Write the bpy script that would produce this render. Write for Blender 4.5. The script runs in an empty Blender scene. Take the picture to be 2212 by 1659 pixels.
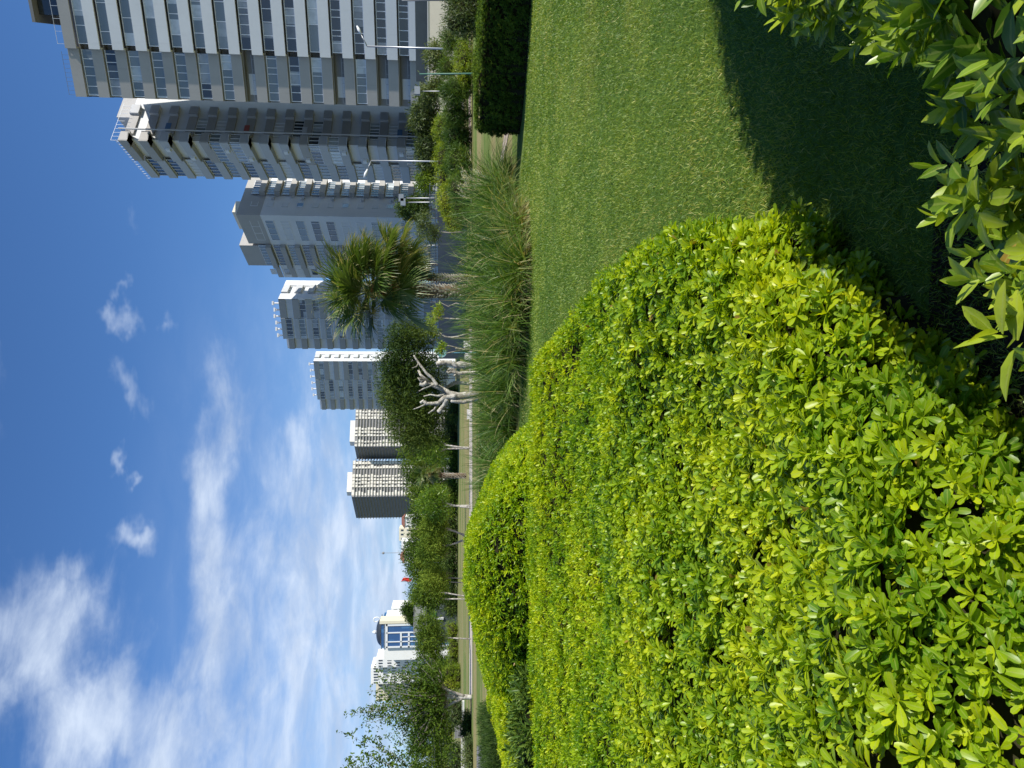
import bpy, math, random
import numpy as np
rng = np.random.default_rng(7)
random.seed(7)
S = bpy.context.scene

# ---------------------------------------------------------------- camera
# the photograph lies on its side: the camera is rolled so that world "up" points to picture left
FPX = 1600.0            # focal length in units of a 2212 px wide picture
PITCH = math.atan(134 / FPX)
CAMH = 1.70
camd = bpy.data.cameras.new("camera"); cam = bpy.data.objects.new("camera", camd)
S.collection.objects.link(cam); S.camera = cam
camd.sensor_fit = 'HORIZONTAL'; camd.sensor_width = 36.0; camd.lens = FPX / 2212 * 36.0
camd.clip_start = 0.05; camd.clip_end = 9000
cam.location = (0, 0, CAMH)
from mathutils import Matrix, Vector
_f = Vector((0, math.cos(PITCH), -math.sin(PITCH)))
_up = Vector((0, math.sin(PITCH), math.cos(PITCH)))
_r = Vector((1, 0, 0))
# camera X = world down, camera Y = world right, camera Z = backwards
m = Matrix((( -_up.x, _r.x, -_f.x), (-_up.y, _r.y, -_f.y), (-_up.z, _r.z, -_f.z))).to_4x4()
m.translation = cam.location
cam.matrix_world = m

# ---------------------------------------------------------------- light
SUN_AZ, SUN_EL = 120.0, 37.0      # azimuth clockwise from straight ahead
s_dir = Vector((math.sin(math.radians(SUN_AZ)) * math.cos(math.radians(SUN_EL)),
                math.cos(math.radians(SUN_AZ)) * math.cos(math.radians(SUN_EL)),
                math.sin(math.radians(SUN_EL))))
ld = bpy.data.lights.new("sun", 'SUN'); ld.energy = 4.8; ld.angle = math.radians(0.53); ld.color = (1, 0.95, 0.86)
lo = bpy.data.objects.new("sun", ld); S.collection.objects.link(lo)
lo.rotation_euler = (-s_dir).to_track_quat('-Z', 'Y').to_euler()
S.view_settings.view_transform = 'Standard'; S.view_settings.look = 'None'
S.view_settings.exposure = 0.40; S.view_settings.gamma = 1.0

def azel(V, y):
    a = (1659 - y - 829.5) / FPX; b = (1106 - V) / FPX
    d = _f + a * _r + b * _up
    return math.atan2(d.x, d.y), math.atan2(d.z, math.hypot(d.x, d.y))

W = bpy.data.worlds.new("World"); S.world = W; W.use_nodes = True
wt = W.node_tree; wt.nodes.clear()
class NT:
    def __init__(s, t): s.t = t
    def n(s, kind, **kw):
        n = s.t.nodes.new(kind)
        for k, v in kw.items(): setattr(n, k, v)
        return n
    def put(s, sock, v):
        if isinstance(v, bpy.types.NodeSocket): s.t.links.new(v, sock)
        else: sock.default_value = v
    def m(s, op, a, b=0.0, c=0.0, clamp=False):
        n = s.n('ShaderNodeMath', operation=op, use_clamp=clamp)
        s.put(n.inputs[0], a); s.put(n.inputs[1], b); s.put(n.inputs[2], c)
        return n.outputs[0]
    def noise(s, vec, scale, detail=4, rough=.55, dist=0.0):
        n = s.n('ShaderNodeTexNoise'); s.put(n.inputs['Vector'], vec)
        n.inputs['Scale'].default_value = scale; n.inputs['Detail'].default_value = detail
        n.inputs['Roughness'].default_value = rough; n.inputs['Distortion'].default_value = dist
        return n.outputs[0]
    def ramp(s, f, a, b):
        n = s.n('ShaderNodeMapRange', interpolation_type='SMOOTHSTEP'); s.put(n.inputs[0], f)
        s.put(n.inputs[1], a); s.put(n.inputs[2], b); return n.outputs[0]
    def mix(s, f, a, b):
        n = s.n('ShaderNodeMix', data_type='RGBA'); s.put(n.inputs[0], f)
        for k, v in ((6, a), (7, b)):
            s.put(n.inputs[k], tuple(v) + (1,) if isinstance(v, (tuple, list)) and len(v) == 3 else v)
        return n.outputs[2]
    def comb(s, x, y, z):
        n = s.n('ShaderNodeCombineXYZ'); s.put(n.inputs[0], x); s.put(n.inputs[1], y); s.put(n.inputs[2], z)
        return n.outputs[0]
w = NT(wt)
tc = w.n('ShaderNodeTexCoord')
sp = w.n('ShaderNodeSeparateXYZ'); w.put(sp.inputs[0], tc.outputs['Generated'])
X, Y, Z = sp.outputs
sky = w.n('ShaderNodeTexSky', sky_type='NISHITA', sun_disc=False, sun_elevation=math.radians(SUN_EL),
          sun_rotation=math.radians(SUN_AZ), altitude=0, air_density=1.0, dust_density=0.6, ozone_density=2.2)
AZ = w.m('ARCTAN2', X, Y); EL = w.m('ARCSINE', Z)
zz = w.m('ADD', w.m('MAXIMUM', Z, 0.0), 0.12)
PX = w.m('DIVIDE', X, zz); PY = w.m('DIVIDE', Y, zz)
pv = w.comb(PX, PY, 0.0)
warp = w.noise(w.comb(w.m('MULTIPLY', AZ, 5.0), w.m('MULTIPLY', EL, 9.0), 3.1), 1.0, 5, .6)
warp2 = w.noise(w.comb(w.m('MULTIPLY', AZ, 5.0), w.m('MULTIPLY', EL, 9.0), 9.7), 1.0, 5, .6)
AZw = w.m('ADD', AZ, w.m('MULTIPLY', w.m('SUBTRACT', warp, .5), .28))
ELw = w.m('ADD', EL, w.m('MULTIPLY', w.m('SUBTRACT', warp2, .5), .13))
blobs = [(60, 1400, 150, 190, 1.0), (230, 1560, 170, 150, 1.0), (150, 1250, 60, 70, .7), (488, 1040, 48, 230, .95), (470, 1350, 75, 260, 1.0),
         (380, 1600, 140, 190, .95), (600, 1560, 90, 220, .85), (680, 1250, 100, 430, .95), (640, 900, 45, 170, .55), (820, 1300, 75, 460, .95), (740, 1500, 90, 220, .8), (700, 1050, 50, 200, .6),
         (262, 722, 26, 36, .66), (344, 724, 24, 30, .58), (272, 850, 34, 50, .64), (266, 668, 15, 26, .5), (262, 965, 14, 34, .58), (290, 1005, 14, 24, .5),
         (300, 1190, 40, 50, .72), (285, 520, 16, 30, .42), (5, 760, 40, 90, .35), (800, 1000, 110, 200, .5), (760, 1350, 150, 330, .8)]
mask = None
for V_, y_, rv, ry, wt_ in blobs:
    a0, e0 = azel(V_, y_)
    a1, _ = azel(V_, y_ + ry * .5); a2, _ = azel(V_, y_ - ry * .5)
    ra = abs(a1 - a2); re = rv / FPX * math.cos(e0) ** 2 * 1.1
    dx = w.m('DIVIDE', w.m('SUBTRACT', AZw, a0), ra); dy = w.m('DIVIDE', w.m('SUBTRACT', ELw, e0), re)
    d2 = w.m('ADD', w.m('MULTIPLY', dx, dx), w.m('MULTIPLY', dy, dy))
    g = w.m('MULTIPLY', w.m('EXPONENT', w.m('MULTIPLY', d2, -1.0)), wt_)
    mask = g if mask is None else w.m('MAXIMUM', mask, g)
fine = w.noise(w.comb(w.m('MULTIPLY', AZ, 9.0), w.m('MULTIPLY', EL, 26.0), 0.0), 1.0, 8, .62, .4)
fine2 = w.noise(pv, 2.2, 7, .6, .3)
nz = w.m('ADD', w.m('MULTIPLY', fine, .6), w.m('MULTIPLY', fine2, .4))
cl = w.m('ADD', mask, w.m('MULTIPLY', w.m('SUBTRACT', nz, .5), 1.35))
cf = w.m('MULTIPLY', w.ramp(cl, .17, 1.08), w.m('ADD', .5, w.m('MULTIPLY', w.ramp(nz, .3, .7), .5)))
veil = w.m('MULTIPLY', w.ramp(w.m('MULTIPLY', AZ, -1.0), -.30, .25), w.ramp(w.m('MULTIPLY', EL, -1.0), -.42, -.06))
veil = w.m('MULTIPLY', veil, w.m('ADD', .30, w.m('MULTIPLY', w.ramp(fine, .3, .7), .38)))
cf = w.m('MINIMUM', w.m('SUBTRACT', w.m('ADD', cf, veil), w.m('MULTIPLY', cf, veil)), .93)
SKYS = 0.085
skyc = w.mix(1.0, sky.outputs[0], sky.outputs[0])
gain = w.n('ShaderNodeMix', data_type='RGBA', blend_type='MULTIPLY'); gain.inputs[0].default_value = 1.0
w.put(gain.inputs[6], sky.outputs[0]); gain.inputs[7].default_value = (.56, .88, 1.28, 1)
cloudc = w.mix(w.ramp(fine2, .35, .7), (4.6, 5.6, 7.4), (6.6, 7.6, 9.2))
out = w.mix(cf, gain.outputs[2], cloudc)
bg = w.n('ShaderNodeBackground'); w.put(bg.inputs[0], out); bg.inputs[1].default_value = SKYS
wo = w.n('ShaderNodeOutputWorld'); wt.links.new(bg.outputs[0], wo.inputs[0])

# ---------------------------------------------------------------- helpers
def at(V, y, D):
    V, y, D = float(V), float(y), float(D)
    a = (1659 - y - 829.5) / FPX; b = (1106 - V) / FPX
    d = _f + a * _r + b * _up
    return Vector((0, 0, CAMH)) + d * (D / d.y)
def gd(V, y, z=0.0):
    V, y = float(V), float(y)
    a = (1659 - y - 829.5) / FPX; b = (1106 - V) / FPX
    d = _f + a * _r + b * _up
    return Vector((0, 0, CAMH)) + d * ((z - CAMH) / d.z)
def ppm(D): return D / FPX     # metres per photo unit at distance D

def tag(o, label=None, cat=None, group=None, kind=None):
    if label: o['label'] = label
    if cat: o['category'] = cat
    if group: o['group'] = group
    if kind: o['kind'] = kind
    return o
def empty(name, loc, label, cat, group=None):
    o = bpy.data.objects.new(name, None); S.collection.objects.link(o); o.location = loc
    o.empty_display_size = .2
    return tag(o, label, cat, group)
def link(name, me, mat, parent=None):
    o = bpy.data.objects.new(name, me); S.collection.objects.link(o)
    if mat: me.materials.append(mat)
    if parent:
        o.parent = parent
        o.matrix_parent_inverse = Matrix.Translation(-parent.location)
    return o
class MB:
    def __init__(s): s.v = []; s.f = []; s.n = 0
    def add(s, vs, fs):
        b = s.n; s.v.extend([tuple(p) for p in vs]); s.n += len(vs)
        s.f.extend([tuple(i + b for i in f) for f in fs])
    def hexa(s, c):   # 8 corners: bottom ring then top ring
        s.add(c, [(3, 2, 1, 0), (4, 5, 6, 7), (0, 1, 5, 4), (1, 2, 6, 5), (2, 3, 7, 6), (3, 0, 4, 7)])
    def box(s, x0, x1, y0, y1, z0, z1):
        s.hexa([(x0, y0, z0), (x1, y0, z0), (x1, y1, z0), (x0, y1, z0), (x0, y0, z1), (x1, y0, z1), (x1, y1, z1), (x0, y1, z1)])
    def prism(s, poly, z0, z1):
        n = len(poly)
        vs = [(p[0], p[1], z0) for p in poly] + [(p[0], p[1], z1) for p in poly]
        s.add(vs, [tuple(range(n - 1, -1, -1)), tuple(range(n, 2 * n))] + [(i, (i + 1) % n, n + (i + 1) % n, n + i) for i in range(n)])
    def tube(s, pts, radii, k=8, cap=True):
        pts = [Vector(p) for p in pts]; rings = []
        up = Vector((.31, .17, .93)).normalized()
        for i, p in enumerate(pts):
            t = (pts[min(i + 1, len(pts) - 1)] - pts[max(i - 1, 0)]).normalized()
            a = t.cross(up)
            if a.length < .05: a = t.cross(Vector((1, 0, 0)))
            a.normalize(); b = t.cross(a)
            r = radii[i] if hasattr(radii, '__len__') else radii
            rings.append([p + (a * math.cos(2 * math.pi * j / k) + b * math.sin(2 * math.pi * j / k)) * r for j in range(k)])
        vs = [q for r_ in rings for q in r_]; fs = []
        for i in range(len(pts) - 1):
            for j in range(k):
                fs.append((i * k + j, i * k + (j + 1) % k, (i + 1) * k + (j + 1) % k, (i + 1) * k + j))
        if cap: fs.append(tuple(range(k - 1, -1, -1))); fs.append(tuple((len(pts) - 1) * k + j for j in range(k)))
        s.add(vs, fs)
    def wall(s, p0, p1, s0, s1, d0, d1, z0, z1):
        """box on the facade running p0 -> p1 (left to right seen from outside); d outward"""
        p0 = Vector(p0); t = (Vector(p1) - p0).normalized(); n = Vector((t.y, -t.x))
        c = [p0 + t * s0 + n * d1, p0 + t * s1 + n * d1, p0 + t * s1 + n * d0, p0 + t * s0 + n * d0]
        s.hexa([(q.x, q.y, z0) for q in c] + [(q.x, q.y, z1) for q in c])
    def build(s, name, mat, parent=None, smooth=False):
        me = bpy.data.meshes.new(name); me.from_pydata(s.v, [], s.f); me.update()
        if smooth: me.polygons.foreach_set('use_smooth', [True] * len(me.polygons))
        return link(name, me, mat, parent)

def mesh_np(name, V, F, mat, parent=None, rnd=None, smooth=False, midrib=False):
    """V (n,3) array, F (m,k) index array (k = 3 or 4)"""
    me = bpy.data.meshes.new(name); V = np.asarray(V, np.float32); F = np.asarray(F, np.int32)
    k = F.shape[1]
    me.vertices.add(len(V)); me.vertices.foreach_set('co', V.ravel())
    me.loops.add(F.size); me.loops.foreach_set('vertex_index', F.ravel())
    me.polygons.add(len(F)); me.polygons.foreach_set('loop_start', np.arange(0, F.size, k, dtype=np.int32))
    me.polygons.foreach_set('loop_total', np.full(len(F), k, np.int32))
    if smooth: me.polygons.foreach_set('use_smooth', np.ones(len(F), bool))
    me.update(calc_edges=True)
    if rnd is not None:
        a = me.attributes.new('rnd', 'FLOAT', 'POINT'); a.data.foreach_set('value', np.asarray(rnd, np.float32))
        a = me.attributes.new('mid', 'FLOAT', 'POINT'); a.data.foreach_set('value', (np.arange(len(V)) % 3 == 1).astype(np.float32) if midrib else np.zeros(len(V), np.float32))
    return link(name, me, mat, parent)

# leaf templates: x along, y across, all quads (tip collapses into tiny quads)
def leaf_tpl(kind):
    if kind == 'obovate':
        st = [(0, .10), (.30, .42), (.60, .88), (.84, .92), (.97, .45)]
    elif kind == 'ellip':
        st = [(0, .10), (.22, .72), (.48, 1.0), (.78, .70), (1.0, .06)]
    elif kind == 'obov3':
        st = [(0, .15), (.45, .75), (.98, .55)]
    elif kind == 'lance':
        st = [(0, .2), (.4, 1.0), (1.0, .05)]
    elif kind == 'clump':
        st = [(0, .5), (.5, 1.0), (1.0, .3)]
    elif kind == 'dia':
        st = [(0, .15), (1.0, .5)]
    vs = []; fs = []
    for x, wd in st: vs += [(x, -wd / 2), (x, 0), (x, wd / 2)]
    for i in range(len(st) - 1):
        a = 3 * i; fs += [(a, a + 3, a + 4, a + 1), (a + 1, a + 4, a + 5, a + 2)]
    return np.array(vs, float), np.array(fs, int)
def unit(a): return a / np.maximum(np.linalg.norm(a, axis=-1, keepdims=True), 1e-9)
def leaves_mesh(P, T, N, L, Wd, curv, kind, fold=.25, wave=0.0):
    """arrays: P,T,N (n,3); L,Wd,curv (n,)"""
    tv, tf = leaf_tpl(kind); n = len(P); k = len(tv)
    B = np.cross(N, T); x = tv[:, 0][None, :, None]; yv = tv[:, 1][None, :, None]
    z = (fold * np.abs(yv) * Wd[:, None, None] - (curv[:, None, None] * x * x) * L[:, None, None])
    if wave: z = z + wave * L[:, None, None] * np.sin(x * 7 + np.arange(n)[:, None, None]) * yv
    V = P[:, None, :] + T[:, None, :] * x * L[:, None, None] + B[:, None, :] * yv * Wd[:, None, None] + N[:, None, :] * z
    F = tf[None] + (np.arange(n) * k)[:, None, None]
    return V.reshape(-1, 3), F.reshape(-1, 4), k
def rosettes(C, A, nleaf, L0, W0, kind, tilt=(22, 82), shoot=0.0, rnd=None, curv=(.05, .35), jitter=.15, fold=.25):
    """C,A (n,3): centres and axes. returns V,F,rnd"""
    n = len(C); A = unit(A)
    ref = np.where(np.abs(A[:, 2:3]) < .9, np.array([[0, 0, 1.]]), np.array([[1., 0, 0]]))
    E1 = unit(np.cross(A, ref)); E2 = np.cross(A, E1)
    ph0 = rng.uniform(0, 6.28, n); Ps = []; Ts = []; Ns = []; Ls = []; Ws = []; Cs = []; Rs = []
    base = rng.random(n) if rnd is None else rnd
    size = rng.uniform(.75, 1.2, n)
    for i in range(nleaf):
        f = i / max(nleaf - 1, 1)
        ph = ph0 + i * 2.39996 + rng.normal(0, .2, n)
        th = np.radians(tilt[0] + (tilt[1] - tilt[0]) * f + rng.normal(0, 9, n))
        R = E1 * np.cos(ph)[:, None] + E2 * np.sin(ph)[:, None]
        T = A * np.cos(th)[:, None] + R * np.sin(th)[:, None]
        Nn = A * np.sin(th)[:, None] - R * np.cos(th)[:, None]
        Bv = np.cross(Nn, T); tw = rng.normal(0, .25, n)[:, None]
        Nn = unit(Nn * np.cos(tw) + Bv * np.sin(tw))
        Ps.append(C - A * (shoot * f + .004 * i)[None] if np.ndim(shoot) else C - A * (shoot * f))
        Ts.append(T); Ns.append(Nn)
        sz = size * (0.72 + .38 * math.sin(min(1, f * 1.25) * math.pi * .62)) * rng.uniform(1 - jitter, 1 + jitter, n)
        Ls.append(L0 * sz); Ws.append(W0 * sz * rng.uniform(.9, 1.1, n)); Cs.append(rng.uniform(curv[0], curv[1], n) * (.4 + f))
        rr_ = np.clip(base + rng.normal(0, .10, n) - .16 * f, 0, .94); Rs.append(np.where(rng.random(n) < .0022, 1.0, rr_))
    V, F, k = leaves_mesh(np.concatenate(Ps), np.concatenate(Ts), np.concatenate(Ns), np.concatenate(Ls), np.concatenate(Ws), np.concatenate(Cs), kind, fold)
    return V, F, np.repeat(np.concatenate(Rs), k)

# smooth value noise in numpy for shapes
_g = rng.random((64, 64, 64)).astype(np.float32)
def vnoise(P, sc):
    Q = np.asarray(P) * sc + 100.37; i = np.floor(Q).astype(int); f = Q - i; f = f * f * (3 - 2 * f); r = 0
    for a in (0, 1):
        for b in (0, 1):
            for c in (0, 1):
                wgt = (f[:, 0] if a else 1 - f[:, 0]) * (f[:, 1] if b else 1 - f[:, 1]) * (f[:, 2] if c else 1 - f[:, 2])
                r = r + wgt * _g[(i[:, 0] + a) % 64, (i[:, 1] + b) % 64, (i[:, 2] + c) % 64]
    return r

# ---------------------------------------------------------------- materials
def newmat(name):
    m_ = bpy.data.materials.new(name); m_.use_nodes = True; m_.node_tree.nodes.clear()
    return m_, NT(m_.node_tree)
def finish(m_, t, sh):
    o = t.n('ShaderNodeOutputMaterial'); t.t.links.new(sh, o.inputs[0]); return m_
def princ(t, col, rough=.6, metal=0.0, spec=.5, bump=None, bstr=.3, bdist=.02):
    p = t.n('ShaderNodeBsdfPrincipled'); t.put(p.inputs['Base Color'], tuple(col) + (1,) if isinstance(col, tuple) else col)
    t.put(p.inputs['Roughness'], rough); p.inputs['Metallic'].default_value = metal
    p.inputs['Specular IOR Level'].default_value = spec
    if bump is not None:
        b = t.n('ShaderNodeBump'); b.inputs['Strength'].default_value = bstr; b.inputs['Distance'].default_value = bdist
        t.put(b.inputs['Height'], bump); t.t.links.new(b.outputs[0], p.inputs['Normal'])
    return p.outputs[0]
def leafmat(name, cols, trans=.35, rough=.38, spec=.5, tcol=None, old=False):
    """cols: (dark, mid, bright) real leaf colours picked per leaf by its 'rnd' value"""
    m_, t = newmat(name)
    at_ = t.n('ShaderNodeAttribute', attribute_name='rnd')
    r_ = t.n('ShaderNodeValToRGB'); t.put(r_.inputs[0], at_.outputs['Fac'])
    e = r_.color_ramp.elements; e[0].position = .12; e[0].color = cols[0] + (1,); e[1].position = .94; e[1].color = cols[2] + (1,)
    x_ = e.new(.5); x_.color = cols[1] + (1,)
    if old: x_ = e.new(.99); x_.color = (.34, .20, .04, 1)
    md = t.n('ShaderNodeAttribute', attribute_name='mid')
    base_ = r_.outputs[0]
    if old:      # blemishes and dusty spots on individual leaves
        oc_ = t.n('ShaderNodeTexCoord').outputs['Object']
        base_ = t.mix(t.m('MULTIPLY', t.ramp(t.noise(oc_, 95, 2), .66, .74), .55), base_, (.20, .17, .05))
        base_ = t.mix(t.m('MULTIPLY', t.ramp(t.noise(oc_, 28, 3), .40, .66), .30), base_, cols[0])
    colr = t.mix(t.m('MULTIPLY', t.ramp(md.outputs['Fac'], .78, .92), .45), base_, (.40, .46, .10))
    sh = princ(t, colr, rough, 0, spec)
    tr = t.n('ShaderNodeBsdfTranslucent')
    g_ = t.n('ShaderNodeMix', data_type='RGBA', blend_type='MULTIPLY'); g_.inputs[0].default_value = 1
    t.put(g_.inputs[6], colr); g_.inputs[7].default_value = (tcol or (1.5, 1.35, .6)) + (1,)
    t.put(tr.inputs[0], g_.outputs[2])
    mx = t.n('ShaderNodeMixShader'); mx.inputs[0].default_value = trans
    t.t.links.new(sh, mx.inputs[1]); t.t.links.new(tr.outputs[0], mx.inputs[2])
    return finish(m_, t, mx.outputs[0])
def plain(name, col, rough=.7, metal=0.0, spec=.4, var=.12, sc=.6, bumps=0.0, stain=0.0):
    m_, t = newmat(name); tcx = t.n('ShaderNodeTexCoord').outputs['Object']
    n1 = t.noise(tcx, sc, 5, .6); n2 = t.noise(tcx, sc * 9, 3, .6)
    f = t.m('ADD', t.m('MULTIPLY', n1, .7), t.m('MULTIPLY', n2, .3))
    c = t.mix(t.ramp(f, .25, .75), tuple(v * (1 - var) for v in col), tuple(min(1, v * (1 + var)) for v in col))
    if stain:
        mp = t.n('ShaderNodeMapping'); t.put(mp.inputs[0], tcx); mp.inputs['Scale'].default_value = (1.6, 1.6, .12)
        st = t.ramp(t.noise(mp.outputs[0], 1.0, 6, .7), .56, .78)
        c = t.mix(t.m('MULTIPLY', st, stain), c, tuple(v * .55 for v in col))
    return finish(m_, t, princ(t, c, rough, metal, spec, n2 if bumps else None, bumps))

# ================================================================ ground
M = {}
def grassground(name, c1, c2, c3, stripes=False):
    m_, t = newmat(name); oc = t.n('ShaderNodeTexCoord').outputs['Object']
    n1 = t.noise(oc, .35, 5, .6); n2 = t.noise(oc, 3.2, 5, .65); n3 = t.noise(oc, 45.0, 4, .7)
    f = t.m('ADD', t.m('MULTIPLY', n1, .5), t.m('MULTIPLY', n2, .5))
    c = t.mix(t.ramp(f, .35, .65), c1, c2)
    c = t.mix(t.m('MULTIPLY', t.ramp(n1, .52, .68), .7), c, c3)
    if stripes:
        mp = t.n('ShaderNodeMapping'); t.put(mp.inputs[0], oc); mp.inputs['Scale'].default_value = (.02, .16, 1)
        mp.inputs['Rotation'].default_value = (0, 0, .12)
        c = t.mix(t.m('MULTIPLY', t.ramp(t.noise(mp.outputs[0], 1.0, 4, .6), .44, .54), .95), c, c3)
    return finish(m_, t, princ(t, c, .9, 0, .15, n3, .6, .03))
M['turf'] = grassground('mown lawn soil', (.065, .125, .018), (.10, .17, .028), (.19, .20, .05))
M['park'] = grassground('far park turf', (.10, .155, .030), (.15, .20, .045), (.27, .23, .10), True)

def sheet(name, pts, z, mat, parent=None):
    me = bpy.data.meshes.new(name); me.from_pydata([(p[0], p[1], z) for p in pts], [], [tuple(range(len(pts)))]); me.update()
    o = link(name, me, mat, parent); o['kind'] = 'structure'; return o
sheet('ground', [(-4000, -300), (4000, -300), (4000, 4500), (-4000, 4500)], -.012, M['park'])

def smooth_poly(poly, it=2):
    p = [Vector(q) for q in poly]
    for _ in range(it):
        q = []
        for i in range(len(p)):
            a, b = p[i], p[(i + 1) % len(p)]
            q += [a * .75 + b * .25, a * .25 + b * .75]
        p = q
    return np.array([(v.x, v.y) for v in p])
def poly_dist(P, poly):
    """signed distance, positive inside"""
    x, y = P[:, 0], P[:, 1]; d = np.full(len(P), 1e9); ins = np.zeros(len(P), bool); n = len(poly)
    for i in range(n):
        ax, ay = poly[i]; bx, by = poly[(i + 1) % n]; ex, ey = bx - ax, by - ay
        t = np.clip(((x - ax) * ex + (y - ay) * ey) / (ex * ex + ey * ey + 1e-12), 0, 1)
        d = np.minimum(d, np.hypot(x - ax - t * ex, y - ay - t * ey))
        c = ((ay > y) != (by > y)) & (x < (bx - ax) * (y - ay) / (by - ay + 1e-12) + ax); ins ^= c
    return np.where(ins, d, -d)

m_, t = newmat('planting soil darkened as shade'); oc = t.n('ShaderNodeTexCoord').outputs['Object']; n_ = t.noise(oc, 30, 5, .7)
M['soil'] = finish(m_, t, princ(t, t.mix(t.ramp(n_, .35, .7), (.018, .014, .010), (.055, .042, .028)), .95, 0, .1, n_, .8, .03))  # soil brown taken near black, the deep shadow is painted into it
sheet('shade_soil_bed', [(-3.5, -1), (1.6, -1), (1.6, 1.5), (1.1, 2.0), (.75, 2.45), (.3, 2.5), (-3.5, 2.5)], .004, M['soil'])  # dark sheet laid to deepen the shade between the near hedges
# near lawn: sheet + real blades
lawn_poly = [gd(1126, 1230), gd(1122, 900), gd(1121, 700), gd(1120, 440), gd(1133, 318), gd(1147, 0), Vector((14, 14, 0)), Vector((14, -3, 0)), Vector((-4, -3, 0)), Vector((-4, 9, 0))]
lawn_poly = [(p[0], p[1]) for p in lawn_poly]
sheet('lawn', lawn_poly, 0.0, M['turf'])
def blades(name, N, area, hrange, wd, mat, dens, lean=.55, seg=2):
    P = np.column_stack([rng.uniform(area[0], area[1], N * 3), area[2] + (area[3] - area[2]) * rng.random(N * 3) ** 1.0, np.zeros(N * 3)])
    keep = rng.random(len(P)) < dens(P); P = P[keep]
    n = len(P); ph = rng.uniform(0, 6.28, n); ln = np.clip(rng.normal(lean, .3, n), .05, 1.3)
    T = unit(np.column_stack([np.cos(ph) * np.sin(ln), np.sin(ph) * np.sin(ln), np.cos(ln)]))
    B = unit(np.cross(T, np.column_stack([rng.normal(0, 1, n), rng.normal(0, 1, n), rng.normal(0, .3, n)])))
    N_ = np.cross(T, B); N_[N_[:, 2] < 0] *= -1
    sc = np.maximum(1, np.hypot(P[:, 0], P[:, 1]) / 6.0)
    patch = vnoise(P, .9)
    L = rng.uniform(*hrange, n) * (.75 + .5 * patch) * np.minimum(sc, 1.25); Wd = wd * sc * rng.uniform(.7, 1.3, n)
    V, F, k = leaves_mesh(P, T, N_, L, Wd, rng.uniform(.1, .7, n), 'lance', .2)
    r = np.clip(.30 + .38 * (vnoise(P, .45) - .5) + .5 * (vnoise(P, 2.3) - .5) + rng.normal(0, .17, n), 0, 1)
    r = np.where(rng.random(n) < .03 + .12 * (vnoise(P + 40, .6) > .62), rng.uniform(.85, 1, n), r)
    o = mesh_np(name, V, F, mat, None, np.repeat(r, k)); return o
M['blade'] = leafmat('grass blade', ((.10, .185, .018), (.26, .355, .042), (.52, .49, .14)), .35, .45, .4)
def lawn_dens(P):
    d = poly_dist(P, np.array(lawn_poly)); D = np.maximum(P[:, 1], 1.2)
    vis = (np.abs(P[:, 0]) < P[:, 1] * .62 + .9) & (d > 0) & (P[:, 1] > 1.9 + .55 * np.abs(P[:, 0] - .9) * 0 + .25 * np.sin(P[:, 0] * 9)) & ((P[:, 0] > -.2) | (P[:, 1] > 8))
    return np.where(vis, np.minimum(1, (3.6 / D) ** 1.25), 0)
g = blades('lawn_grass', 420000, (-1.2, 9.5, .8, 17.5), (.020, .044), .0040, M['blade'], lawn_dens)
tag(g, 'short mown green lawn grass with yellowish patches between the hedges', 'grass', kind='stuff')

# ================================================================ clipped hedges and bushes
M['leaf_lime'] = leafmat('lime hedge leaf', ((.11, .24, .008), (.34, .47, .008), (.60, .64, .014)), .45, .38, .4, (1.45, 1.35, .3), True)
M['leaf_green'] = leafmat('fresh green leaf', ((.06, .14, .012), (.19, .30, .020), (.42, .50, .035)), .40, .34, .5, (1.5, 1.4, .4), True)
M['leaf_dark'] = leafmat('dark green leaf', ((.022, .050, .009), (.052, .095, .014), (.125, .175, .030)), .28, .6, .2)
M['leaf_oleander'] = leafmat('oleander leaf', ((.03, .075, .010), (.075, .14, .018), (.19, .27, .035)), .32, .45, .3)
M['leaf_far'] = leafmat('park tree leaf', ((.035, .075, .010), (.09, .155, .018), (.21, .28, .035)), .35, .7, .12)
M['leaf_olive'] = leafmat('olive tree leaf', ((.035, .058, .016), (.08, .12, .032), (.17, .21, .06)), .28, .5, .35)
M['leaf_yellow'] = leafmat('yellow green shrub leaf', ((.10, .17, .012), (.20, .28, .015), (.34, .38, .03)), .35, .5, .3)
M['core'] = plain('shaded twigs and old leaves', (.030, .028, .014), .95, 0, .05, .4, 6)  # twig brown with the darkness inside the foliage painted in
M['bark'] = plain('grey bark', (.30, .27, .23), .85, 0, .15, .35, 3.0, .6)
m_, t = newmat('pale mottled bark'); oc = t.n('ShaderNodeTexCoord').outputs['Object']; n1_ = t.noise(oc, 5, 5, .65); n2_ = t.noise(oc, 22, 4, .7)
c_ = t.mix(t.ramp(n1_, .38, .62), (.26, .235, .19), (.56, .53, .47)); c_ = t.mix(t.m('MULTIPLY', t.ramp(n2_, .52, .66), .7), c_, (.13, .115, .09))
M['bark_white'] = finish(m_, t, princ(t, c_, .85, 0, .15, n2_, .8, .04))
M['bark_brown'] = plain('brown bark', (.13, .095, .06), .9, 0, .1, .35, 4.0, .5)

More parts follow.
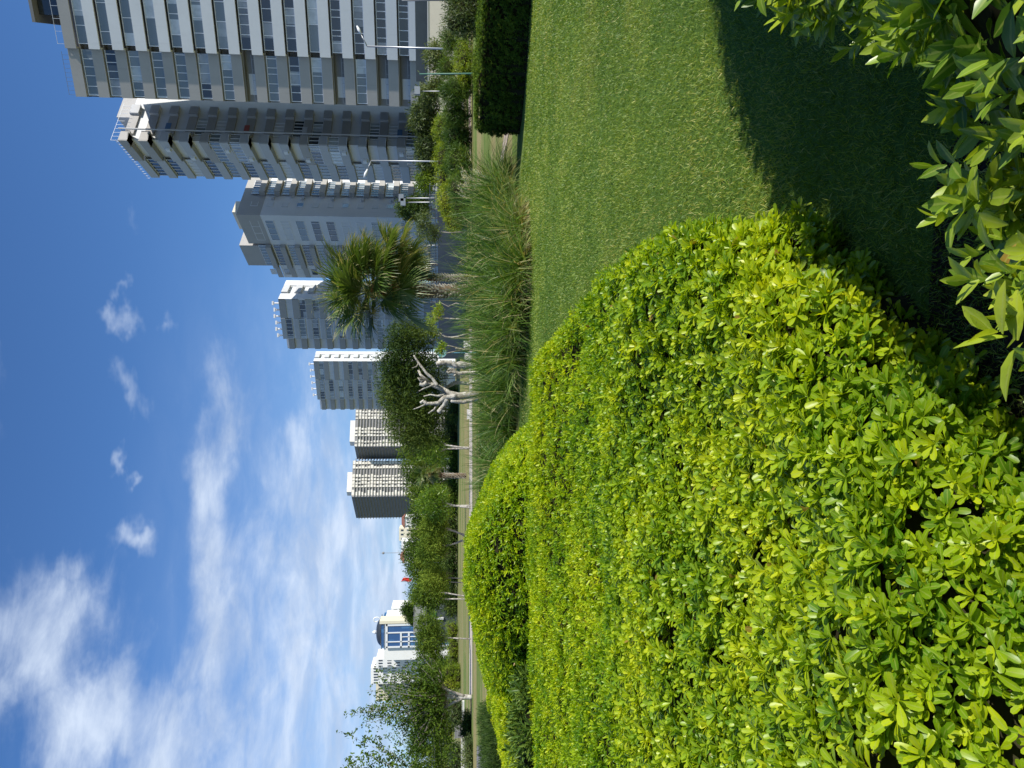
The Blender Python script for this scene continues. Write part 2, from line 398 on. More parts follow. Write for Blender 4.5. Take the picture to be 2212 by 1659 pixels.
HM = [None]
def hfun(P, poly, h, r, bump, seed):
    d = poly_dist(P, poly); t = np.clip(d / r, 0, 1)
    if HM[0] is not None: h = h * HM[0](P)
    z = h * (1 - (1 - t) ** 4) ** .25
    Q = np.column_stack([P[:, 0], P[:, 1], np.full(len(P), seed)])
    b = (vnoise(Q, .55) - .5) * bump * 1.5 + (vnoise(Q, 1.15) - .5) * bump * 1.2 + (vnoise(Q, 2.7) - .5) * bump * .7
    return d, z + b * np.clip(d / (r * .8), 0, 1)
def hedge(label, cat, name, poly, h, r, mat, dens, L0, W0, kind, nleaf, bump=.08, seed=0.0, group=None, vis=None, tilt=(22, 82),
          shoot=.0, upw=.6, lo_far=1e9, kind_far='obov3', side_dens=1.0, rtone=0.0, core_in=.07, part='foliage'):
    poly = np.array(smooth_poly(poly, 2)); area = [poly[:, 0].min(), poly[:, 0].max(), poly[:, 1].min(), poly[:, 1].max()]
    root = empty(name, (float(poly[:, 0].mean()), float(poly[:, 1].mean()), 0), label, cat, group)
    def cut(P):
        D = np.maximum(np.hypot(P[:, 0], P[:, 1]), .8)
        k = np.ones(len(P))
        if vis: k = vis(P)
        return rng.random(len(P)) < k
    A = (area[1] - area[0]) * (area[3] - area[2]); n = int(A * dens)
    P = np.column_stack([rng.uniform(area[0], area[1], n), rng.uniform(area[2], area[3], n), np.zeros(n)])
    P = P[cut(P)]
    d, z = hfun(P, poly, h, r, bump, seed); P = P[d > .03]; z = z[d > .03]; d = d[d > .03]
    e = .05
    _, zx = hfun(P + [e, 0, 0], poly, h, r, bump, seed); _, zy = hfun(P + [0, e, 0], poly, h, r, bump, seed)
    Nn = unit(np.column_stack([-(zx - z) / e, -(zy - z) / e, np.ones(len(P))])); P[:, 2] = z
    # sides
    seg = np.roll(poly, -1, 0) - poly; ln = np.hypot(seg[:, 0], seg[:, 1]); m_ = int(ln.sum() * h * dens * side_dens)
    i = rng.choice(len(poly), m_, p=ln / ln.sum()); u = rng.random(m_)
    c = poly[i] + seg[i] * u[:, None]; o = np.column_stack([seg[i, 1], -seg[i, 0]]) / ln[i][:, None]
    cen = poly.mean(0); test = poly_dist(np.column_stack([c + o * .02, np.zeros(m_)]), poly) > 0; o[test] *= -1
    v = rng.uniform(.04, .97, m_); tin = 1 - (1 - v ** 4) ** .25
    cp = c - o * (tin * r)[:, None]; bz = (vnoise(np.column_stack([c, v]), 3.0) - .5) * bump
    Q = np.column_stack([cp + o * bz[:, None], v * h * (HM[0](np.column_stack([c, v])) if HM[0] is not None else 1)]); Qn = unit(np.column_stack([o * (1 - v ** 3)[:, None], .15 + v ** 3]))
    kk = cut(Q); Q = Q[kk]; Qn = Qn[kk]
    P = np.concatenate([P, Q]); Nn = np.concatenate([Nn, Qn])
    ax = unit(Nn * (1 - upw) + np.array([[0, 0, upw]]) + rng.normal(0, .15, P.shape))
    P = P + rng.normal(0, .015, P.shape) + ax * rng.uniform(-.03, .03, len(P))[:, None]
    tone = np.clip(.54 + rtone + .38 * (vnoise(P, 1.3) - .5) + .35 * (vnoise(P, 4.0) - .5) + rng.normal(0, .15, len(P)), 0, 1)
    far = np.hypot(P[:, 0], P[:, 1]) > lo_far
    for sel, kd in ((~far, kind), (far, kind_far)):
        if sel.sum() == 0: continue
        V, F, R = rosettes(P[sel], ax[sel], nleaf if kd == kind else max(5, nleaf - 2), L0, W0, kd, tilt, shoot, tone[sel])
        mesh_np(part, V, F, mat, root, R, smooth=(kd != 'dia'), midrib=(kd == kind and L0 < .07 and kd in ('obovate', 'ellip')))
    # inner mass of twigs, interior shade put into its dark colour
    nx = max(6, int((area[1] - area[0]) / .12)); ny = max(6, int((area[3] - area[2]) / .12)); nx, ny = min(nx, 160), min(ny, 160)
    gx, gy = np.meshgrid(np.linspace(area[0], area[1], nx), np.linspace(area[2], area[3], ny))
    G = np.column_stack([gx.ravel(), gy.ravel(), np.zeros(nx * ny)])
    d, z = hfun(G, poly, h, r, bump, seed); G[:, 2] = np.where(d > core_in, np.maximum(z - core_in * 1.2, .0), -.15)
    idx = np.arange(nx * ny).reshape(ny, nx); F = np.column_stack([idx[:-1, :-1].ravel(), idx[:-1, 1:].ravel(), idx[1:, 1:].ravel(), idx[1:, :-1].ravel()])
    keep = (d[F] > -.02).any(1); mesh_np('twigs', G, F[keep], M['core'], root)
    return root
def fr(margin=.9, slope=.66, base=1.0, ref=2.2, pw=1.0, floor=.0):
    def f(P):
        D = np.maximum(np.hypot(P[:, 0], P[:, 1]), .5)
        v = (np.abs(P[:, 0]) < P[:, 1] * slope + margin) & (P[:, 1] > -.4)
        return np.where(v, np.clip((ref / D) ** pw, floor, 1), 0)
    return f

# A: the big lime hedge filling the left foreground
hedge('big lime green clipped hedge of glossy rosettes filling the near left foreground', 'hedge', 'clipped_hedge',
      [(-1.1, 1.42), (-.78, 1.55), (-.45, 1.76), (-.2, 1.98), (.06, 2.26), (.50, 2.85), (.80, 3.5), (.88, 4.6), (.74, 6.6), (.40, 8.9), (-.2, 9.6), (-2.5, 9.8), (-5.4, 9.6), (-6.2, 5.6), (-3.9, 1.0), (-2.7, .85), (-1.7, 1.2)],
      .60, .34, M['leaf_lime'], 790, .052, .0182, 'obovate', 10, .17, 3.0, vis=fr(.9, .62, 1, 3.0, .5, .35), lo_far=5.2, kind_far='obov3', tilt=(14, 72), upw=.66)
# B: the second hedge behind it, finer leaf, higher
def hb(V, y, z): p = gd(V, y, z); return (p.x, p.y)
HM[0] = lambda P: np.interp(P[:, 0] / np.maximum(P[:, 1], 5) * 12.5, [-6.6, -5.6, -4.9, -4.1, -3.2, -2.6, -1.9, -1.35, -.95, -.55], [.78, 1.0, 1.13, 1.28, 1.38, 1.36, 1.10, .90, .70, .5])
hedge('taller lime hedge of small leaves rising behind the near hedge', 'hedge', 'clipped_hedge',
      [(-.35, 10.6), (-.8, 13.0), (-2.4, 15.2), (-4.6, 15.6), (-5.6, 13.8), (-5.4, 11.4), (-3.5, 9.9), (-2.0, 9.6), (-.9, 9.9)],
      1.0, 1.15, M['leaf_lime'], 560, .055, .022, 'obov3', 7, .12, 8.0, vis=fr(1.5, .66, 1, 30), upw=.5, lo_far=0, kind_far='obov3')
hedge('yellow topped small leaved hedge at the left end beside the long leaved oleander', 'hedge', 'clipped_hedge',
      [(-4.5, 10.6), (-4.5, 11.4), (-5.0, 12.9), (-6.6, 12.9), (-7.8, 10.2), (-7.4, 9.0), (-5.9, 9.6)],
      .98, 1.1, M['leaf_lime'], 520, .05, .02, 'obov3', 7, .12, 13.0, vis=fr(1.5, .66, 1, 30), upw=.5, lo_far=0, kind_far='obov3', rtone=.14)
HM[0] = None
hedge('dark green oleander with long narrow leaves squeezed between the lime hedges', 'shrub', 'oleander_shrub',
      [(-3.9, 9.5), (-3.85, 10.1), (-4.3, 10.4), (-5.2, 10.2), (-5.2, 9.6), (-4.5, 9.4)],
      .84, .45, M['leaf_oleander'], 110, .16, .026, 'ellip', 8, .2, 17.0, vis=fr(1.5, .66, 1, 30), tilt=(20, 95), upw=.6, shoot=.08)

# C: right foreground bush whose shoots hang into the picture
HM[0] = lambda P: np.interp(P[:, 1], [1.5, 2.1], [1.0, 1.22])
hedge('tall dark bush with large pointed leaves in the near right corner, its sprigs sunlit', 'bush', 'laurel_bush',
      [(-.12, .46), (-.09, .82), (.06, .96), (.27, 1.00), (.50, 1.16), (.74, 1.41), (1.03, 1.80), (1.95, 2.6), (2.4, 3.15), (4.0, 4.15), (6.5, 4.6), (6.2, 2.0), (3.0, .2), (.6, .05), (.1, .1)],
      1.04, .26, M['leaf_green'], 285, .054, .0225, 'ellip', 8, .20, 21.0, vis=fr(1.2, .9, 1, 3.0, .8, .25), tilt=(18, 84), upw=.55, shoot=.05, side_dens=1.2, rtone=.14)
HM[0] = None
# D: dark clipped hedge at the far edge of the lawn
a_, b_ = gd(1124, 318), gd(1149, 0)
dv = (b_ - a_).normalized(); nv = Vector((-dv.y, dv.x, 0))
if nv.y < 0: nv = -nv
e_ = b_ + dv * 5
hedge('dark box cut hedge with bare legs standing along the far edge of the lawn', 'hedge', 'boxed_hedge',
      [(p.x, p.y) for p in (a_ - nv * .0, a_ + nv * 1.5, e_ + nv * 1.5, e_)],
      1.02, .14, M['leaf_far'], 330, .06, .026, 'obov3', 8, .12, 31.0, vis=fr(2, .7, 1, 40), upw=.35, lo_far=0, kind_far='obov3')

# ================================================================ tussock grasses between lawn and park
M['gblade'] = leafmat('pampas grass blade', ((.035, .09, .012), (.135, .24, .028), (.48, .42, .20)), .35, .45, .4)
M['plume'] = leafmat('pale seed plume', ((.45, .42, .32), (.62, .60, .50), (.75, .72, .62)), .4, .8, .1)
def strips(P0, dirs, L, Wd, droop, nseg=6):
    n = len(P0); V = np.zeros((n, nseg + 1, 2, 3)); d = unit(dirs); pos = P0.copy()
    side = unit(np.cross(d, np.array([[0, 0, 1.]]) + rng.normal(0, .5, (n, 3)))); st = (L / nseg)[:, None]
    for i in range(nseg + 1):
        w_ = (Wd * (1 - (i / nseg) ** 2.2) * .5 + .0008)[:, None]
        V[:, i, 0] = pos - side * w_; V[:, i, 1] = pos + side * w_
        d = unit(d + np.array([[0, 0, -1.]]) * (droop * (i + 1) / nseg)[:, None]); pos = pos + d * st
    base = np.arange(n)[:, None] * (2 * (nseg + 1)); i = np.arange(nseg)[None, :]
    F = np.stack([base + 2 * i, base + 2 * i + 1, base + 2 * i + 3, base + 2 * i + 2], -1).reshape(-1, 4)
    return V.reshape(-1, 3), F, 2 * (nseg + 1)
def tussock(loc, R, H, n, label, dry=.25, plumes=0, tone=.0):
    root = empty('pampas_grass_clump', (loc.x, loc.y, 0), label, 'grass clump', 'tussock grasses along the edge of the lawn')
    ph = rng.uniform(0, 6.28, n); q = rng.random(n) ** .8; tilt = q * 1.05
    P = np.column_stack([loc.x + np.cos(ph) * R * .4 * q, loc.y + np.sin(ph) * R * .4 * q, np.zeros(n)])
    d = np.column_stack([np.cos(ph) * np.sin(tilt), np.sin(ph) * np.sin(tilt), np.cos(tilt)]) + [.10, 0, 0]
    L = H * rng.uniform(.5, 1.28, n)
    V, F, k = strips(P, d, L, rng.uniform(.011, .026, n), rng.uniform(.12, .95, n) ** 1.2)
    tone_ = np.clip(.36 + tone + rng.normal(0, .16, n) + .25 * (q - .5), 0, .8)
    tone_ = np.where(rng.random(n) < .07, .95, tone_)
    rr = np.repeat(tone_, k)
    mesh_np('leaf_tuft', V, F, M['gblade'], root, rr)
    if dry > 0:
        m_ = int(n * dry); ph = rng.uniform(0, 6.28, m_)
        P = np.column_stack([loc.x + np.cos(ph) * R * .35, loc.y + np.sin(ph) * R * .35, rng.uniform(0, .12, m_)])
        d = np.column_stack([np.cos(ph), np.sin(ph), rng.uniform(-.1, .75, m_)])
        V, F, k = strips(P, d, rng.uniform(.25, .62, m_), rng.uniform(.014, .028, m_), rng.uniform(.3, .9, m_), 4)
        tag(mesh_np('dry_leaf_skirt', V, F, M['gblade'], root, np.full(len(V), .98)), 'straw coloured dead leaves')
    if plumes:
        m_ = plumes; ph = rng.uniform(0, 6.28, m_)
        P = np.column_stack([loc.x + rng.normal(.25, .22, m_), loc.y + rng.normal(0, .2, m_), rng.uniform(H * .38, H * .82, m_)])
        pf = []; 
        Pm = np.repeat(P, 26, 0) + np.column_stack([np.linspace(0, 1, 26)] * 3)[np.tile(np.arange(26), m_)] * np.repeat(np.column_stack([rng.uniform(.1, .3, m_), rng.normal(0, .1, m_), rng.uniform(.1, .3, m_)]), 26, 0)
        d = rng.normal(0, 1, Pm.shape) + [.6, 0, .5]
        V, F, k = strips(Pm, d, rng.uniform(.04, .09, len(Pm)), np.full(len(Pm), .012), np.full(len(Pm), .5), 2)
        mesh_np('seed_plume', V, F, M['plume'], root, np.full(len(V), .5))
    return root
tus = [  # V, y of the base centre, radius, height, label
 (1112, 402, .75, 1.45, 'wide grass clump nearest the dark box hedge with a straw brown skirt', .5, 0, 0),
 (1118, 452, .7, 1.5, 'light green grass clump second from the dark box hedge', .2, 0, .1),
 (1098, 425, .8, 1.6, 'white plumed grass clump behind the clump beside the dark box hedge', .1, 34, -.05),
 (1140, 492, .55, .95, 'low yellow tinged grass clump with a heap of dead straw at its foot', 1.3, 0, .2),
 (1128, 535, .75, 1.55, 'dense dark grass clump right behind the dead straw heap', .25, 0, -.1),
 (1145, 578, .6, 1.15, 'short upright grass clump on the lawn edge below the second palm', .3, 0, .05),
 (1118, 600, .8, 1.7, 'tall grass clump in front of the leaning second palm trunk', .1, 0, -.05),
 (1142, 640, .65, 1.2, 'bushy grass clump at the lawn edge under the big palm', .25, 0, .1),
 (1108, 655, .8, 1.75, 'tall arching grass clump hiding the foot of the big palm', .1, 0, -.1),
 (1138, 700, .7, 1.35, 'grass clump at the lawn edge left of the palm foot', .15, 0, .05),
 (1110, 728, .8, 1.6, 'arching grass clump in front of the two slim bare trunks', .1, 0, -.05),
 (1132, 765, .75, 1.35, 'grass clump touching the far right end of the lime hedge', .12, 0, 0),
 (1100, 800, .85, 1.45, 'broad grass clump in front of the round blue green sign', .05, 0, 0),
 (1118, 840, .8, 1.3, 'grass clump behind the hedge in front of the thick pale trunks', .05, 0, -.08),
 (1092, 880, .85, 1.15, 'grass clump in front of the forked pale trunk', .05, 0, 0),
 (1112, 915, .8, 1.3, 'dark grass clump just left of the forked pale trunk', .05, 0, -.12),
 (1090, 955, .9, 1.15, 'arching grass clump in front of the low white kerb blocks', .05, 0, -.03),
 (1100, 1000, .85, 1.2, 'grass clump above the shoulder of the lime hedge', .05, 0, .02),
 (1078, 1045, .9, 1.15, 'grass clump before the tree with the white forked stem', .0, 0, -.02),
 (1085, 1095, .85, 1.0, 'leftmost grass clump, half hidden by the taller lime hedge', .0, 0, 0),
 (1098, 498, .9, 1.5, 'grass clump in the rear row behind the straw heap, below the bright hedge', .0, 0, -.08),
 (1096, 560, .9, 1.7, 'grass clump in the rear row behind the second palm', .0, 0, .02),
 (1092, 690, .9, 1.6, 'rear row grass clump between the palm foot and the slim trunks', .0, 0, .04),
 (1088, 760, .9, 1.3, 'rear row grass clump in front of the pruned stump', .0, 0, .02),
 (1088, 440, .9, 1.75, 'rear row grass clump left of the white plumes', .0, 0, -.1),
 (1086, 525, .9, 1.8, 'rear row grass clump between the straw heap and the palms', .0, 0, -.02),
 (1082, 590, .9, 1.9, 'rearmost grass clump right of the second palm foot', .0, 0, -.1),
 (1082, 650, .9, 1.8, 'rearmost grass clump touching the big palm foot', .0, 0, 0),
 (1080, 712, .9, 1.6, 'rearmost grass clump below the slim curved trunk', .0, 0, -.08),
 (1080, 790, .95, 1.35, 'rearmost grass clump before the thick cut trunk', .0, 0, .05),
 (1076, 850, .95, 1.1, 'rearmost grass clump hiding the foot of the forked trunk', .0, 0, -.06),
 (1074, 925, .95, 1.1, 'rearmost grass clump left of the forked trunk', .0, 0, .04),
 (1074, 990, .95, 1.1, 'rearmost grass clump above the hedge shoulder', .0, 0, -.04)]
for V_, y_, R_, H_, lab, dry, pl, tn in tus:
    tussock(gd(V_, y_), R_, H_ * 1.0, 560, lab, dry, pl, tn)

# ================================================================ buildings
M['paint_white'] = plain('white painted render', (.66, .665, .67), .8, 0, .2, .05, .3, 0, .25)
M['paint_grey'] = plain('light grey painted concrete', (.50, .505, .51), .8, 0, .2, .05, .3, 0, .3)
M['paint_band'] = plain('pale band paint', (.74, .745, .75), .8, 0, .2, .04, .3, 0, .2)
M['paint_taupe'] = plain('taupe painted concrete', (.41, .395, .375), .8, 0, .2, .06, .3, 0, .3)
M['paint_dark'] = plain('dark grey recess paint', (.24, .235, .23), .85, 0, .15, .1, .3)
M['paint_cream'] = plain('cream garden wall render', (.68, .62, .50), .85, 0, .15, .05, .4, 0, .2)
M['frame'] = plain('white window frame', (.75, .76, .77), .5, 0, .4, .03)
M['rail'] = plain('galvanised rail', (.32, .33, .34), .4, .6, .5, .05)
M['slab'] = plain('raw concrete floor slab', (.30, .29, .27), .85, 0, .15, .12, .3)
M['panel'] = plain('pale infill panel', (.72, .69, .62), .8, 0, .2, .08, .2)
for q_, c_ in zip('abc', ((.45, .12, .10), (.60, .60, .62), (.12, .22, .38))): M['laundry_' + q_] = plain('laundry cloth ' + q_, c_, .9)
def glassmat(name, base, curtain, cf, rough=.08):
    m_, t = newmat(name); oc = t.n('ShaderNodeTexCoord').outputs['Object']
    sx = t.n('ShaderNodeSeparateXYZ'); t.put(sx.inputs[0], oc)
    wn = t.n('ShaderNodeTexWhiteNoise'); t.put(wn.inputs['Vector'], t.comb(t.m('FLOOR', t.m('MULTIPLY', t.m('ADD', sx.outputs[0], t.m('MULTIPLY', sx.outputs[1], .37)), .7)), 0.0, t.m('FLOOR', t.m('MULTIPLY', sx.outputs[2], .332))))
    c = t.mix(t.ramp(wn.outputs[0], cf - .12, cf + .12), curtain, base)
    c = t.mix(t.m('MULTIPLY', t.ramp(t.noise(oc, .9, 3), .4, .7), .35), c, base)
    return finish(m_, t, princ(t, c, rough, 0, .9))
M['glass'] = glassmat('dark window glass', (.035, .042, .050), (.34, .36, .37), .32)
M['glass_pale'] = glassmat('curtained window glass', (.16, .19, .20), (.52, .56, .57), .30, .15)
M['glass_blue'] = glassmat('blue curtain wall glass', (.02, .08, .22), (.05, .15, .32), .4, .1)
M['shutter'] = plain('closed pale shutter', (.60, .61, .62), .6, 0, .3, .05, .5)

def top_z(V, D): return at(V, 829, D).z
F2 = lambda p: (p[0], p[1])
def rail(mb, p0, p1, s0, s1, d, z, h=.9, step=1.2):
    mb.wall(p0, p1, s0, s1, d - .02, d + .02, z + h - .04, z + h); s = s0
    while s <= s1: mb.wall(p0, p1, s, s + .04, d - .02, d + .02, z, z + h - .04); s += step
def mullions(mb, p0, p1, s0, s1, d, z0, z1, step, w=.09, jit=0):
    mb.wall(p0, p1, s0, s1, d, d + .06, z0, z0 + .07); mb.wall(p0, p1, s0, s1, d, d + .06, z1 - .07, z1)
    s = s0
    while s < s1 - w:
        mb.wall(p0, p1, s, s + w, d + .001, d + .075, z0 + .07, z1 - .07); s += step * (1 + (random.uniform(-jit, jit) if jit else 0))
def glazing(root, p0, p1, s0, s1, d, z0, z1, kind, step=1.0, jit=.0):
    mb = MB(); mb.wall(p0, p1, s0, s1, d - .04, d, z0, z1)
    o = mb.build('window', {'d': M['glass'], 'p': M['glass_pale'], 's': M['shutter'], 'b': M['glass_blue']}[kind], root)
    fb = MB(); mullions(fb, p0, p1, s0, s1, d + .002, z0, z1, step, .09, jit); f = fb.build('frame', M['frame'], o)
    return o

# ---- building 1: tall slab block at the right edge
D1 = 102.5
C1 = at(700, 137 + 8, D1); C1 = Vector((44.4, 102.5))
t1 = Vector((.921, -.389)); L1 = C1 - t1 * 6.0; R1 = C1 + t1 * 34
b1 = empty('apartment_block', (C1.x, C1.y, 0), 'tall grey apartment block at the right edge with long white parapet bands', 'building', 'seafront apartment blocks')
nb = Vector((.389, .921))
Z1 = 52.4; P1 = 3.01
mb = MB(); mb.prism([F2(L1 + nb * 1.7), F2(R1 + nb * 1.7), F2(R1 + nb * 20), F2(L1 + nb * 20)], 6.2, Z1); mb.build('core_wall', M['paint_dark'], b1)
p0, p1 = F2(L1), F2(R1)
kinds = 'pspppspdddpddddd'
for k in range(16):
    zt = Z1 - P1 * k; zb = zt - 1.42
    mb = MB(); mb.wall(p0, p1, 6.0, 40, -.25, 0, zb, zt)
    mb.wall(p0, p1, 6.0, 6.25, -2.6, -.25, zb, zt); mb.build('parapet', M['paint_taupe'] if k == 0 else M['paint_band'], b1)
    mb = MB(); mb.wall(p0, p1, 0, 6.0, -.75, -.50, zb - .04, zt - .04); mb.wall(p0, p1, 0, .25, -2.6, -.75, zb - .04, zt - .04)
    mb.build('side_parapet', M['paint_taupe'], b1)
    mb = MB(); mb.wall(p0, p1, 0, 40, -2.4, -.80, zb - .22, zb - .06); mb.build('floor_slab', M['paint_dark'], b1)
    if k < 15:
        gz1, gz0 = zb - .22, zb - (P1 - 1.42)
        glazing(b1, p0, p1, 6.6, 40, -.42, zb - 1.56, zb - .24, 'p' if kinds[k] in 'ps' else 'd', 2.6 if kinds[k] in 'ps' else 1.25, .45)
        if k in (7, 11, 14, 13):   # open balconies
            mb = MB(); mb.wall(p0, p1, .9, 3.6, -1.69, -1.66, zb - 1.6, zb - .5); mb.build('balcony_wall', M['paint_white'], b1)
            mb = MB(); rail(mb, p0, p1, .2, 6.0, -.6, zt - P1 - .04, .35, 1.3); mb.build('railing', M['rail'], b1)
        else:
            glazing(b1, p0, p1, .2, 5.95, -.80, zb - 1.62, zb - .24, 'pdpppdpp'[k % 8], 1.05, .3)
mb = MB(); mb.prism([F2(L1 + t1 * 10 + nb * 2), F2(R1 + nb * 2), F2(R1 + nb * 12), F2(L1 + t1 * 10 + nb * 12)], Z1, Z1 + 3.4)
mb.build('roof_room', M['glass'], b1)
mb = MB(); mb.prism([F2(L1 + t1 * 9 + nb * .6), F2(R1 + nb * .6), F2(R1 + nb * 13), F2(L1 + t1 * 9 + nb * 13)], Z1 + 3.4, Z1 + 3.8); mb.build('roof_overhang', M['paint_dark'], b1)
mb = MB(); rail(mb, p0, p1, 6.5, 40, -.3, Z1, 1.0, 1.5); mb.build('roof_railing', M['frame'], b1)
mb = MB(); rail(mb, p0, p1, .2, 5.6, -.7, Z1, .9, .55); mb.build('glass_balustrade', M['rail'], b1)
# lower floors
mb = MB(); mb.wall(p0, p1, -3, 40, -2.2, -1.6, 0, 6.4); mb.build('ground_floor_wall', M['paint_dark'], b1)
glazing(b1, p0, p1, 1, 40, -1.5, 4.3, 5.7, 'd', 1.8, .4)

wl = empty('garden_wall', (40, 92, 0), 'sunlit cream garden wall behind the shrubs at the foot of the nearest block', 'wall')
wp0, wp1 = (31.5, 93.0), (60, 86.0)
mb = MB(); mb.wall(wp0, wp1, 0, 30, -.3, 0, 0, 4.3); mb.build('wall', M['paint_cream'], wl)
mb = MB(); mb.wall(wp0, wp1, 0, 30, -.36, .06, 4.3, 4.42); mb.build('coping', M['paint_grey'], wl)
aw = empty('shop_front', (46, 93, 0), 'dark awning and shutter front between the garden wall and the lowest parapet', 'shop')
mb = MB(); mb.wall((38.6, 95.2), (60, 87), 0, 22, -.4, 0, 4.5, 6.0); mb.build('fascia', plain('dark slate fascia', (.07, .085, .09), .5, 0, .4), aw)

# ---- building 2: angled block with deep balconies
b2 = empty('apartment_block', (37.3, 118, 0), 'taupe block second from the right whose top corner is lit white above a shadow', 'building', 'seafront apartment blocks')
K = Vector((37.3, 118.0)); dR = Vector((.845, .534)); dL = Vector((-.196, .981))
Z2, N2, PT2 = 52.4, 17, 3.02
Lf = K + dL * 12.6
body = [F2(K + dR * 1.2 + dL * 1.2), F2(K + dR * 14 + dL * 1.0), F2(K + dR * 22 + dL * 10), F2(Lf + dR * 12), F2(Lf + dR * .9)]
mb = MB(); mb.prism(body, 0, Z2 - .1); mb.build('core_wall', M['paint_white'], b2)
r0, r1 = F2(K), F2(K + dR * 10)
l0, l1 = F2(Lf), F2(K)          # left face seen from outside: far end is left
mb = MB(); mb.tube([(K.x + dR.x * 2.45 + .1, K.y + dR.y * 2.45 - .25, 0), (K.x + dR.x * 2.45 + .1, K.y + dR.y * 2.45 - .25, Z2 + .3)], .13, 8); mb.build('drain_pipe', M['paint_grey'], b2)
for k in range(N2):
    zt = Z2 - PT2 * k; zb = zt - 1.35
    mb = MB(); mb.wall(r0, r1, 0.0, 2.3, -.22, 0, zb, zt); mb.wall(l0, l1, 6.2, 12.6, -.22, 0, zb, zt); mb.wall(r0, r1, .22, 2.3, -1.6, -.22, zb, zb + .16)
    mb.wall(l0, l1, 6.2, 12.4, -1.6, -.22, zb, zb + .16)
    mb.build('balcony_parapet', M['paint_taupe'] if k % 5 == 4 or k < 2 else M['paint_grey'], b2)
    mb = MB(); mb.wall(r0, r1, 2.6, 7.0, -1.0, -.78, zb - .1, zt - .1); mb.wall(r0, r1, 2.6, 7.0, -2.2, -1.0, zb - .1, zb + .06); mb.build('recessed_parapet', M['paint_taupe'], b2)
    mb = MB(); mb.wall(r0, r1, 7.0, 9.0, -1.8, -.35, zb - .05, zt - .05); mb.build('side_parapet', M['paint_grey'], b2)
    mb = MB(); mb.wall(l0, l1, 0, 6.0, -.45, -.2, zb - .2, zt - .2); mb.wall(l0, l1, 0, 6.0, -1.5, -.45, zb - .2, zb - .04); mb.build('end_parapet', M['paint_grey'], b2)
    if k < N2 - 1:
        q = (k * 7) % 5
        z0, z1 = zt - PT2 + .02, zb - .02
        glazing(b2, l0, l1, .2, 5.9, -.6, z0 - .2, z1 - .22, 'dspdd'[(k * 3) % 5], 1.1)
        if q in (1, 3, 4) and k > 2: glazing(b2, r0, r1, 2.9, 6.8, -.95, z0 - .1, z1 - .12, 'psd'[k % 3], .8)
        if q in (0, 3) and k > 2: glazing(b2, l0, l1, 6.5, 12.3, -.12, z0, z1, 'pd'[k % 2], 1.0); glazing(b2, r0, r1, .25, 2.2, -.12, z0, z1, 'pd'[k % 2], .9)
for k in range(1, N2 - 1):
    if k % 3 != 1:
        zt = Z2 - PT2 * k; s_ = 7.3 + (k * 1.3) % 3.8; mb = MB(); mb.wall(l0, l1, s_, s_ + .85, .0, .34, zt - 1.0, zt - .35); mb.build('air_conditioner', M['paint_band'], b2)
    if k % 4 == 2:
        mb = MB(); mb.wall(r0, r1, 3.4, 5.2, -.74, -.70, zt - .75, zt + .05); mb.build('hanging_laundry', M['laundry_' + 'abc'[k % 3]], b2)
mb = MB(); mb.prism([F2(K + dR * 7 + dL * 2), F2(K + dR * 16 + dL * 2), F2(K + dR * 16 + dL * 9), F2(K + dR * 7 + dL * 9)], Z2 - .1, Z2 + 2.6)
mb.build('stair_tower', M['paint_taupe'], b2)
mb = MB(); rail(mb, r0, r1, .1, 9, -.1, Z2, 1.1, .9); rail(mb, l0, l1, 0, 12.5, -.1, Z2, .45, .8); mb.build('roof_railing', M['frame'], b2)

# ---- building 3
b3 = empty('apartment_block', (33.6, 151, 0), 'pale block with a taupe top band rising directly behind the palm', 'building', 'seafront apartment blocks')
K = Vector((33.6, 151.0)); dR = Vector((.719, .695)); dL = Vector((-.383, .924)); Z3 = 44.0
Lf = K + dL * 24
mb = MB(); mb.prism([F2(K), F2(K + dR * 16), F2(K + dR * 16 + dL * 22), F2(Lf + dR * 9), F2(Lf)], 0, Z3 - 4.6); mb.build('wall', M['paint_white'], b3)
mb = MB()
q = .06
mb.prism([F2(K - dR * q - dL * q), F2(K + dR * 16 - dL * q), F2(K + dR * 16 + dL * 10.2), F2(K + dL * 10.2 - dR * q)], Z3 - 4.6, Z3); mb.build('top_band', M['paint_taupe'], b3)
mb = MB(); mb.prism([F2(K + dL * 11), F2(K + dL * 11 + dR * 9), F2(K + dL * 19 + dR * 9), F2(K + dL * 19)], Z3 - 4.5, Z3 + 2.2); mb.build('roof_storey', M['paint_taupe'], b3)
mb = MB(); mb.prism([F2(K + dL * 2 + dR * 3), F2(K + dL * 2 + dR * 7), F2(K + dL * 8 + dR * 7), F2(K + dL * 8 + dR * 3)], Z3, Z3 + 1.9); mb.build('roof_tank_room', M['paint_cream'], b3)
mb = MB(); mb.prism([(44, 145), (50, 139.5), (56, 146), (49, 153)], 0, 55); mb.build('added_shade_block', M['paint_taupe'], b3)  # unseen block added to keep the sun off the right face
l0, l1 = F2(Lf), F2(K); r0, r1 = F2(K), F2(K + dR * 16)
